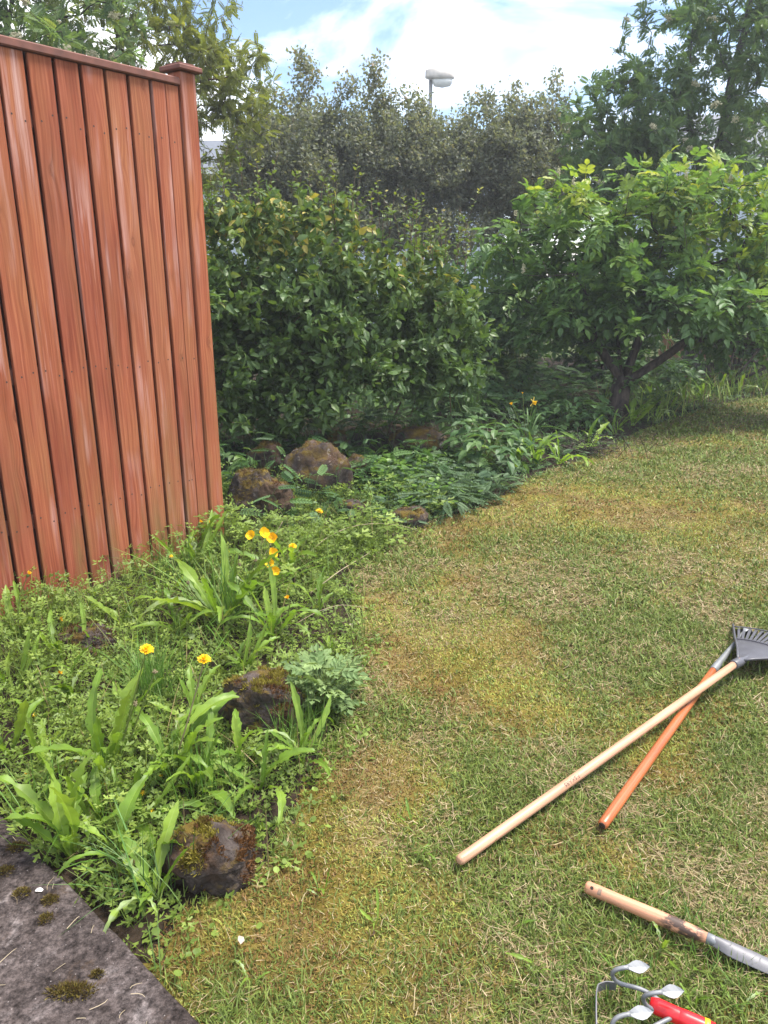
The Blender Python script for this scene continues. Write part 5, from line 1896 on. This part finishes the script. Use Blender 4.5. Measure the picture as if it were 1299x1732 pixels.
cushion('long brown-green moss cushion strewn with straw on the paving slab', 122, 1678, .052, .022, 1200)
cushion('ochre moss cushion near the far edge of the paving slab', 30, 1434, .028, .016, 500)
cushion('round moss cushion between the white petal and the slab edge', 85, 1524, .018, .015, 400)
cushion('faint moss cushion beside the white petal, further from the slab edge', 38, 1512, .02, .017, 350)
cushion('small moss cushion next to the long straw-strewn moss', 165, 1650, .014, .01, 250)
cushion('loose moss cushion between the white petal and the long straw-strewn moss', 78, 1556, .016, .016, 300)
cushion('ragged moss cushion at the slab joint beside the fallen straw', 8, 1476, .02, .02, 350)
pt = G(66, 1506, SLAB_Z + .004)
V = np.array([(-.5, 0, 0), (-.3, .28, .1), (.1, .33, .16), (.5, .12, .05), (.45, -.2, .02), (0, -.3, .12), (-.35, -.22, .03)]) * .02
M['petal'] = leaf_mat('white_petal', [(0, (.75, .72, .72)), (1, (.8, .78, .78))], .5, .3, .3, .05)
po = obj('petal', mesh('petal', V, np.array([(0, 6, 1), (1, 6, 5), (1, 5, 2), (2, 5, 4), (2, 4, 3)]), rnd=np.zeros(7), mats=[M['petal']]), None, pt)
tag(po, 'single white petal lying on the paving slab', 'petal')
n = 150
t_ = rng.uniform(-.6, 1.0, n); w_ = rng.uniform(.02, .75, n)
px_ = SA[0] + su[0] * t_ + sn[0] * w_
py_ = SA[1] + su[1] * t_ + sn[1] * w_
parts = []
for a, b_ in zip(px_, py_):
    az = rng.random() * 6.28
    L = rng.uniform(.01, .05)
    dd = np.array([math.cos(az), math.sin(az), 0]) * L / 2
    p = np.array([a, b_, SLAB_Z + .0045])
    parts.append(tube(bez(p - dd, p + np.append(rng.normal(0, .008, 2), .004), p + dd, 4), [.0008, .0008, .0007, .0004], 3, False) + (np.full(12, rng.random()),))
build('plant_litter', parts, M['dry'])
tag(bpy.data.objects['plant_litter'], 'scattered straw and needles on the paving slab', 'litter', kind='stuff')
M['dead'] = leaf_mat('dead_leaf', [(0, (.20, .11, .075)), (.5, (.34, .22, .17)), (1, (.45, .38, .31))], .7, .2, .2)
for q, (lab, px, py, s, rv) in enumerate((('curled pale dead leaf on the lawn near the paving slab', 408, 1610, .026, 1.0), ('pinkish dead leaf in the lawn below the rake handle end', 634, 1592, .03, .3),
                                          ('rusty dead leaf lying in the bed between slab and dark rock', 183, 1505, .035, .1), ('pink dead leaf at the slab edge beside the rusty one', 205, 1532, .024, .45),
                                          ('small pale stone-like dead leaf at the lawn edge by the small dandelion', 592, 1062, .024, .9))):
    g = gp(px, py) + np.array([0, 0, .022])
    V = L_SIX[0] * np.array([1.2, 1, 2.5]) * s
    o = tag(obj('dead_leaf', mesh('dead_leaf', V, L_SIX[1], rnd=np.full(len(V), rv), mats=[M['dead']]), None, g), lab, 'leaf')
    o.rotation_euler = (rng.normal(0, .3), rng.normal(0, .3), rng.random() * 6.28)

# ------------------------------------------------------------------ tools on the lawn
M['h_pale'] = handle_mat('pale_ash_handle', (0.40, 0.205, 0.125), (0.54, 0.315, 0.20))
M['h_orange'] = handle_mat('orange_stained_handle', (0.30, 0.075, 0.022), (0.46, 0.14, 0.05), .35)
M['h_trowel'] = handle_mat('worn_trowel_handle', (0.46, 0.21, 0.115), (0.60, 0.31, 0.19), .5, dirt=[(0.0, (0, 0, 0)), (0.165, (0, 0, 0)), (0.20, (1, 1, 1)), (0.27, (1, 1, 1)), (.285, (0.2,) * 3)])
M['plastic'] = plain_mat('dark_grey_plastic', (0.075, 0.073, 0.085), 0.42, var=0.2, scale=18)
M['steel'] = plain_mat('grey_coated_steel', (0.20, 0.205, 0.215), 0.5, 0.3, var=0.22, scale=25)
M['blade_steel'] = plain_mat('dull_blade_steel', (0.15, 0.145, 0.155), 0.55, 0.25, var=0.3, scale=16)
M['red_plastic'] = plain_mat('red_plastic', (0.62, 0.012, 0.018), 0.32, var=0.08, scale=12)
M['yellow_plastic'] = plain_mat('yellow_plastic', (0.75, 0.42, 0.01), 0.4, var=0.08)
M['ink'] = plain_mat('black_print', (0.03, 0.028, 0.026), 0.7)
M['hole'] = plain_mat('dark_hole', (0.03, 0.015, 0.01), 0.9)


def axis_obj(name, t, p0, p1, prof, mat, k=14, smooth=True, par=None):
    """turned piece along p0 -> p1: prof is a list of (distance along, radius); local y is the axis"""
    p0, p1 = np.asarray(p0, float), np.asarray(p1, float)
    d = unit(p1 - p0)
    f = frames(d[None], np.array([[0, 0, 1.0]]))[0]
    P = np.array([[0, a, 0] for a, _ in prof], float)
    V, T, Q = tube(P, [r for _, r in prof], k, True)
    o = obj(name, mesh(name, V, T, Q, smooth=smooth, mats=[mat]), t)
    o.matrix_basis = Matrix.Translation(-Vector(t.location)) @ mat_of(f, p0)
    return o, f, float(np.linalg.norm(p1 - p0))


# leaf rake
P0, P1 = G(775, 1457, .030), G(1250, 1118, .088)
rake = thing('leaf_rake', 'leaf rake with pale wooden handle and dark plastic fan head, lying across another tool', 'rake', (P0[0], P0[1], 0.0))
hl, hf, L = axis_obj('handle', rake, P0, P1, [(0, .007), (.003, .0115), (.009, .0137), (.03, .0142), (.8, .0140), (np.linalg.norm(P1 - P0), .0135)], M['h_pale'], 20)
cu = bpy.data.curves.new('lettering', 'FONT')
cu.body = 'FISKARS'
cu.size = .0172
cu.align_x = 'CENTER'
cu.align_y = 'CENTER'
cu.resolution_u = 3
tmp = bpy.data.objects.new('lettering', cu)
COL.objects.link(tmp)
bpy.context.view_layer.update()
tm = bpy.data.meshes.new_from_object(tmp)
bpy.data.objects.remove(tmp)
tgt = G(963, 1319, .055)
along = float((tgt - P0) @ hf[:, 1])
camdir = unit(np.array([0, 0, CAM_H]) - tgt)
ang0 = math.atan2(float(camdir @ hf[:, 0]), float(camdir @ hf[:, 2]))
tv = np.array([v.co[:] for v in tm.vertices])
rad = .0145
# words run back along the handle; their upper edge towards the near side
aa = ang0 + tv[:, 1] / rad
co = np.stack([rad * np.sin(aa), along - tv[:, 0] * 1.15, rad * np.cos(aa)], -1)
tm.vertices.foreach_set('co', co.astype(np.float32).ravel())
tm.materials.clear()
tm.materials.append(M['ink'])
tm.update()
lt = obj('lettering', tm, hl)
# head: local frame, y along the handle, fan in the plane x-y, falling gently to the ground
hd = unit(np.array([P1[0] - P0[0], P1[1] - P0[1], 0]))
ax = unit(hd + np.array([0, 0, -.10]))
FR = frames(ax[None], np.array([[0, 0, 1.0]]))[0]
HM = Matrix.Translation(-Vector(rake.location)) @ mat_of(FR, P1 - ax * .01)
axis_obj('socket', rake, P1 - unit(P1 - P0) * .045, P1 + ax * .14, [(0, .0165), (.004, .0185), (.055, .018), (.07, .0145), (.15, .0105), (.185, .004)], M['plastic'], 14)
HA = math.radians(27.5)
NA, NR = 28, 6
r0_, r1_ = .012, .275


def fanpt(a, r):
    return np.array([math.sin(a) * r, math.cos(a) * r, -.012 * (a / HA) ** 2 * (r / .3) + .012 * math.sin(math.pi * min(r / .275, 1))])


top = np.array([[fanpt(-HA + 2 * HA * q / NA, r0_ + (r1_ - r0_) * k / NR) for k in range(NR + 1)] for q in range(NA + 1)]).reshape(-1, 3)
bot = top - np.array([0, 0, .004])
nn = len(top)
Q = []
W = NR + 1
for q in range(NA):
    for k in range(NR):
        i0 = q * W + k
        Q.append((i0, i0 + 1, i0 + W + 1, i0 + W))
        Q.append((nn + i0, nn + i0 + W, nn + i0 + W + 1, nn + i0 + 1))
for q in range(NA):
    a_, b_ = q * W + NR, (q + 1) * W + NR
    Q.append((a_, nn + a_, nn + b_, b_))
for k in range(NR):
    Q.append((k, nn + k, nn + k + 1, k + 1))
    a_ = NA * W + k
    Q.append((a_, a_ + 1, nn + a_ + 1, nn + a_))
o = obj('fan_plate', mesh('fan_plate', np.concatenate([top, bot]), NT, np.array(Q), smooth=True, mats=[M['plastic']]), rake)
o.matrix_basis = HM
for sgn in (-1, 1):                                # raised side rims
    pts_ = np.array([fanpt(sgn * HA, r) + np.array([0, 0, .003]) for r in np.linspace(.012, .47, 9)])
    V, T, Q = tube(pts_, .0045, 6)
    oo = obj('side_rim', mesh('side_rim', V, T, Q, smooth=True, mats=[M['plastic']]), o)
pts_ = np.array([fanpt(a, r1_) + np.array([0, 0, .002]) for a in np.linspace(-HA, HA, 25)])
V, T, Q = tube(pts_, .004, 6)
obj('outer_rim', mesh('outer_rim', V, T, Q, smooth=True, mats=[M['plastic']]), o)
NTI = 20
for q in range(NTI):
    a = -HA + 2 * HA * q / (NTI - 1)
    rs = np.array([.270, .34, .42, .455, .475, .487])
    zz = np.array([0, 0, -.002, -.008, -.022, -.045])
    P = np.array([fanpt(a, r) + np.array([0, 0, z_]) for r, z_ in zip(rs, zz)])
    sd = np.array([math.cos(a), -math.sin(a), 0]) * .0050
    up_ = np.array([0, 0, .0025])
    V = np.concatenate([P - sd + up_, P + sd + up_, P + sd - up_, P - sd - up_])
    m_ = len(P)
    Q = [(s_ * m_ + k, ((s_ + 1) % 4) * m_ + k, ((s_ + 1) % 4) * m_ + k + 1, s_ * m_ + k + 1) for s_ in range(4) for k in range(m_ - 1)] + [(m_ - 1, 2 * m_ - 1, 3 * m_ - 1, 4 * m_ - 1)]
    oo = obj('tine', mesh('tine', V, NT, np.array(Q), mats=[M['plastic']]), rake)
    oo.matrix_basis = HM
pts_ = np.array([fanpt(a, .432) + np.array([0, 0, .005]) for a in np.linspace(-HA, HA, 25)])
V, T, Q = tube(pts_, .0028, 6)
oo = obj('tine_brace', mesh('tine_brace', V, T, Q, smooth=True, mats=[M['plastic']]), rake)
oo.matrix_basis = HM

# orange-handled tool under the rake
Q0, Q1, Q2 = G(1018, 1397, .030), G(1206, 1134, .036), G(1247, 1083, .038)
hoe = thing('garden_hoe', 'garden tool with orange-stained handle and grey metal socket under the rake', 'garden tool', (Q0[0], Q0[1], 0))
Lq = float(np.linalg.norm(Q1 - Q0))
axis_obj('handle', hoe, Q0, Q1, [(0, .006), (.002, .0115), (.008, .0145), (.05, .0152), (.6 * Lq, .0150), (Lq + .02, .0125)], M['h_orange'], 18)
axis_obj('end_grain', hoe, Q0 - unit(Q1 - Q0) * .001, Q0 + unit(Q1 - Q0) * .001, [(0, .004), (.0008, .0095), (.0016, .0098)], M['hole'], 14)
dq = unit(Q2 - Q1)
axis_obj('socket', hoe, Q1, Q2, [(0, .0150), (.003, .0155), (.10, .0128), (.26, .0085), (.30, .007), (.42, .006)], M['steel'], 16)
pe = Q1 + dq * .41
V, T, Q = tube([pe, pe + dq * .03 + np.array([0, 0, .004]), pe + dq * .05 + np.array([0, 0, -.012]), pe + dq * .052 + np.array([0, 0, -.034])], [.006, .012, .03, .045], 8, True, flat=.15)
add_wood(hoe, [(V, T, Q)], M['steel'], 'hoe_blade')

# long trowel
T0, T1 = G(990, 1499, .032), G(1197, 1587, .034)
tro = thing('hand_trowel', 'hand trowel with soil-stained pale wooden handle and narrow grey blade', 'trowel', (T0[0], T0[1], 0))
Lt = float(np.linalg.norm(T1 - T0))
th, tf, _ = axis_obj('handle', tro, T0, T1, [(0, .008), (.002, .0125), (.007, .0150), (.03, .0155), (.08, .0150), (.15, .0160), (.22, .0165), (.26, .0150), (Lt, .0115)], M['h_trowel'], 20)
td = unit(T1 - T0)
camd = unit(np.array([0, 0, CAM_H]) - T0)
ha = math.atan2(float(camd @ tf[:, 0]), float(camd @ tf[:, 2]))
a = np.linspace(0, 2 * math.pi, 10, endpoint=False)


def wrap(ang, yy, rr):
    return np.stack([rr * np.sin(ang), yy, rr * np.cos(ang)], -1)


hv = wrap(ha - .15 + .0042 * np.cos(a) / .0155, .019 + .0042 * np.sin(a), .01568)
obj('hang_hole', mesh('hang_hole', np.concatenate([hv, hv.mean(0)[None]]), np.array([[10, q, (q + 1) % 10] for q in range(10)]), mats=[M['hole']]), th)
M['grey_print'] = plain_mat('grey_print', (0.20, 0.13, 0.09), 0.7)
gxx, gyy = np.meshgrid(np.linspace(-.55, .45, 7), [.034, .043])
bv = wrap(ha + gxx.ravel(), gyy.ravel(), .01572)
obj('print_band', mesh('print_band', bv, NT, np.array([(k, k + 1, k + 8, k + 7) for k in range(6)]), mats=[M['grey_print']]), th)
axis_obj('ferrule', tro, T1 - td * .002, T1 + td * .02, [(0, .0120), (.001, .0127), (.018, .0117), (.022, .010)], M['steel'], 16)
bs = T1 + td * .014 + np.array([0, 0, .002])
bd = unit(G(1320, 1640, .02) - bs)
bf_ = frames(bd[None], np.array([[0, 0, 1.0]]))[0]
nl_, nw_ = 14, 9
V = []
for q in range(nl_):
    t_ = q / (nl_ - 1)
    hw = .0225 * min(1, .55 + 2.6 * t_) * (1 if t_ < .72 else math.sqrt(max(.0, 1 - ((t_ - .72) / .285) ** 2)))
    for k in range(nw_):
        u_ = -1 + 2 * k / (nw_ - 1)
        V.append((hw * u_, t_ * .2, .016 * (1 - u_ * u_) * (1 - .5 * t_) - .004))
V = np.array(V)
Q = [(q * nw_ + k, q * nw_ + k + 1, (q + 1) * nw_ + k + 1, (q + 1) * nw_ + k) for q in range(nl_ - 1) for k in range(nw_ - 1)]
me = mesh('blade', np.concatenate([V, V - np.array([0, 0, .0016])]), NT, np.concatenate([np.array(Q), np.array(Q)[:, ::-1] + len(V)]), smooth=True, mats=[M['blade_steel']])
o = obj('blade', me, tro)
o.matrix_basis = Matrix.Translation(-Vector(tro.location)) @ mat_of(bf_, bs)
axis_obj('tang', tro, T1 + td * .015, bs + bd * .05, [(0, .0065), (.02, .0065), (.05, .005), (.06, .002)], M['blade_steel'], 8)

# three-pronged cultivator with red handle
C0 = G(1133, 1712, .048)
C1 = G(1192, 1738, .040)
cul = thing('hand_cultivator', 'three-pronged hand cultivator with spade-shaped tips and red plastic handle', 'cultivator', (C0[0], C0[1], 0))
hc = unit(C1 - C0)
axis_obj('handle', cul, C0, C1, [(0, .0115), (.002, .0150), (.03, .0170), (.075, .0172), (.076, .0172)], M['red_plastic'], 18)
axis_obj('handle_ring', cul, C0 + hc * .075, C1, [(0, .0168), (.001, .0180), (.010, .0180), (.011, .0168)], M['yellow_plastic'], 18)
axis_obj('grip', cul, C0 + hc * .085, C1, [(0, .0165), (.05, .0158), (.11, .0165), (.125, .012)], M['red_plastic'], 18)


def prong(pts_, tip):
    P = np.array([G(*p) for p in pts_])
    n = 22
    t = np.linspace(0, len(P) - 1, n)
    S = np.array([np.interp(t, np.arange(len(P)), P[:, k]) for k in range(3)]).T
    for _ in range(3):
        S[1:-1] = (S[:-2] + 2 * S[1:-1] + S[2:]) / 4
    p = obj('prong', None, cul) if False else None
    org = np.array(cul.location)
    V, T, Q = tube(S - org, .0046, 8)
    p = obj('prong', mesh('prong', V, T, Q, smooth=True, mats=[M['steel']]), cul)
    e = S[-1]
    d = unit(G(*tip) - e)
    Lb = float(np.linalg.norm(G(*tip) - e))
    f = frames(d[None], unit(np.array([[0, -.45, 1.0]])))[0]
    ys = np.array([-.12, .0, .22, .42, .62, .82, 1.0]) * Lb
    wsd = np.array([.0035, .0050, .0100, .0128, .0112, .0062, .0004])
    V = np.concatenate([np.stack([-wsd, ys, 0 * ys + .0022], -1), np.stack([0 * ys, ys, 0 * ys + .0002], -1), np.stack([wsd, ys, 0 * ys + .0022], -1)])
    V = np.concatenate([V, V - np.array([0, 0, .003])])
    Q = []
    for a_ in (0, 7):
        for k in range(6):
            Q.append((a_ + k, a_ + 7 + k, a_ + 8 + k, a_ + 1 + k))
            Q.append((21 + a_ + 1 + k, 21 + a_ + 8 + k, 21 + a_ + 7 + k, 21 + a_ + k))
    for k in range(6):
        Q.append((k, k + 1, 22 + k, 21 + k)); Q.append((14 + k + 1, 14 + k, 35 + k, 36 + k))
    V = V @ f.T + e - org
    obj('prong_tip', mesh('prong_tip', V, NT, np.array(Q), mats=[M['steel']]), p)


prong([(1136, 1708, .048), (1113, 1690, .050), (1090, 1674, .052), (1068, 1668, .054), (1048, 1665, .056), (1037, 1656, .070), (1033, 1645, .090), (1043, 1638, .105), (1063, 1636, .108)], (1099, 1635, .105))
prong([(1138, 1713, .048), (1112, 1709, .050), (1096, 1704, .056), (1088, 1694, .074), (1088, 1685, .094), (1100, 1680, .106), (1120, 1678, .108)], (1157, 1676, .105))
prong([(1138, 1720, .048), (1112, 1732, .050), (1075, 1755, .052), (1048, 1755, .060), (1034, 1742, .080), (1036, 1726, .100), (1048, 1718, .106), (1066, 1715, .108)], (1105, 1711, .105))
# flat metal loop of the hoe side
lp = np.array([G(1120, 1716, .046), G(1070, 1690, .036), G(1042, 1668, .03), G(1024, 1666, .03), G(1011, 1671, .03), G(1008, 1684, .03), G(1008, 1720, .03), G(1009, 1760, .03), G(1013, 1772, .03), G(1060, 1772, .036), G(1122, 1722, .046)])[2:10]
t = np.linspace(0, len(lp) - 1, 40)
S = np.array([np.interp(t, np.arange(len(lp)), lp[:, k]) for k in range(3)]).T
S[1:-1] = (S[:-2] + 2 * S[1:-1] + S[2:]) / 4
tg = unit(np.gradient(S, axis=0))
nr = unit(np.cross(tg, [0, 0, 1.0])) * .0012
hh = np.array([0, 0, .011])
V = np.concatenate([S - nr - hh, S + nr - hh, S + nr + hh, S - nr + hh]) - np.array(cul.location)
m_ = len(S)
Q = [(s_ * m_ + k, ((s_ + 1) % 4) * m_ + k, ((s_ + 1) % 4) * m_ + k + 1, s_ * m_ + k + 1) for s_ in range(4) for k in range(m_ - 1)]
obj('hoe_loop', mesh('hoe_loop', V, NT, np.array(Q), smooth=False, mats=[M['blade_steel']]), cul)

# ------------------------------------------------------------------ haze volume added to imitate lens veil and lift the dark trees
hm = bpy.data.materials.new('lens_veil')
hm.use_nodes = True
hm.node_tree.nodes.clear()
ho = hm.node_tree.nodes.new('ShaderNodeOutputMaterial')
hv_ = hm.node_tree.nodes.new('ShaderNodeVolumePrincipled')
hv_.inputs['Color'].default_value = (0.93, 0.95, 1.0, 1)
hv_.inputs['Density'].default_value = 0.003
hv_.inputs['Anisotropy'].default_value = 0.2
hm.node_tree.links.new(hv_.outputs[0], ho.inputs['Volume'])
hb_ = box((0, 0, 0), (306, 306, 9.0))
hz_o = obj('haze', mesh('haze', *hb_, mats=[hm]), None, (0, 0, 3.3))
tag(hz_o, 'thin haze added over the garden to imitate lens veil', 'haze', kind='stuff')
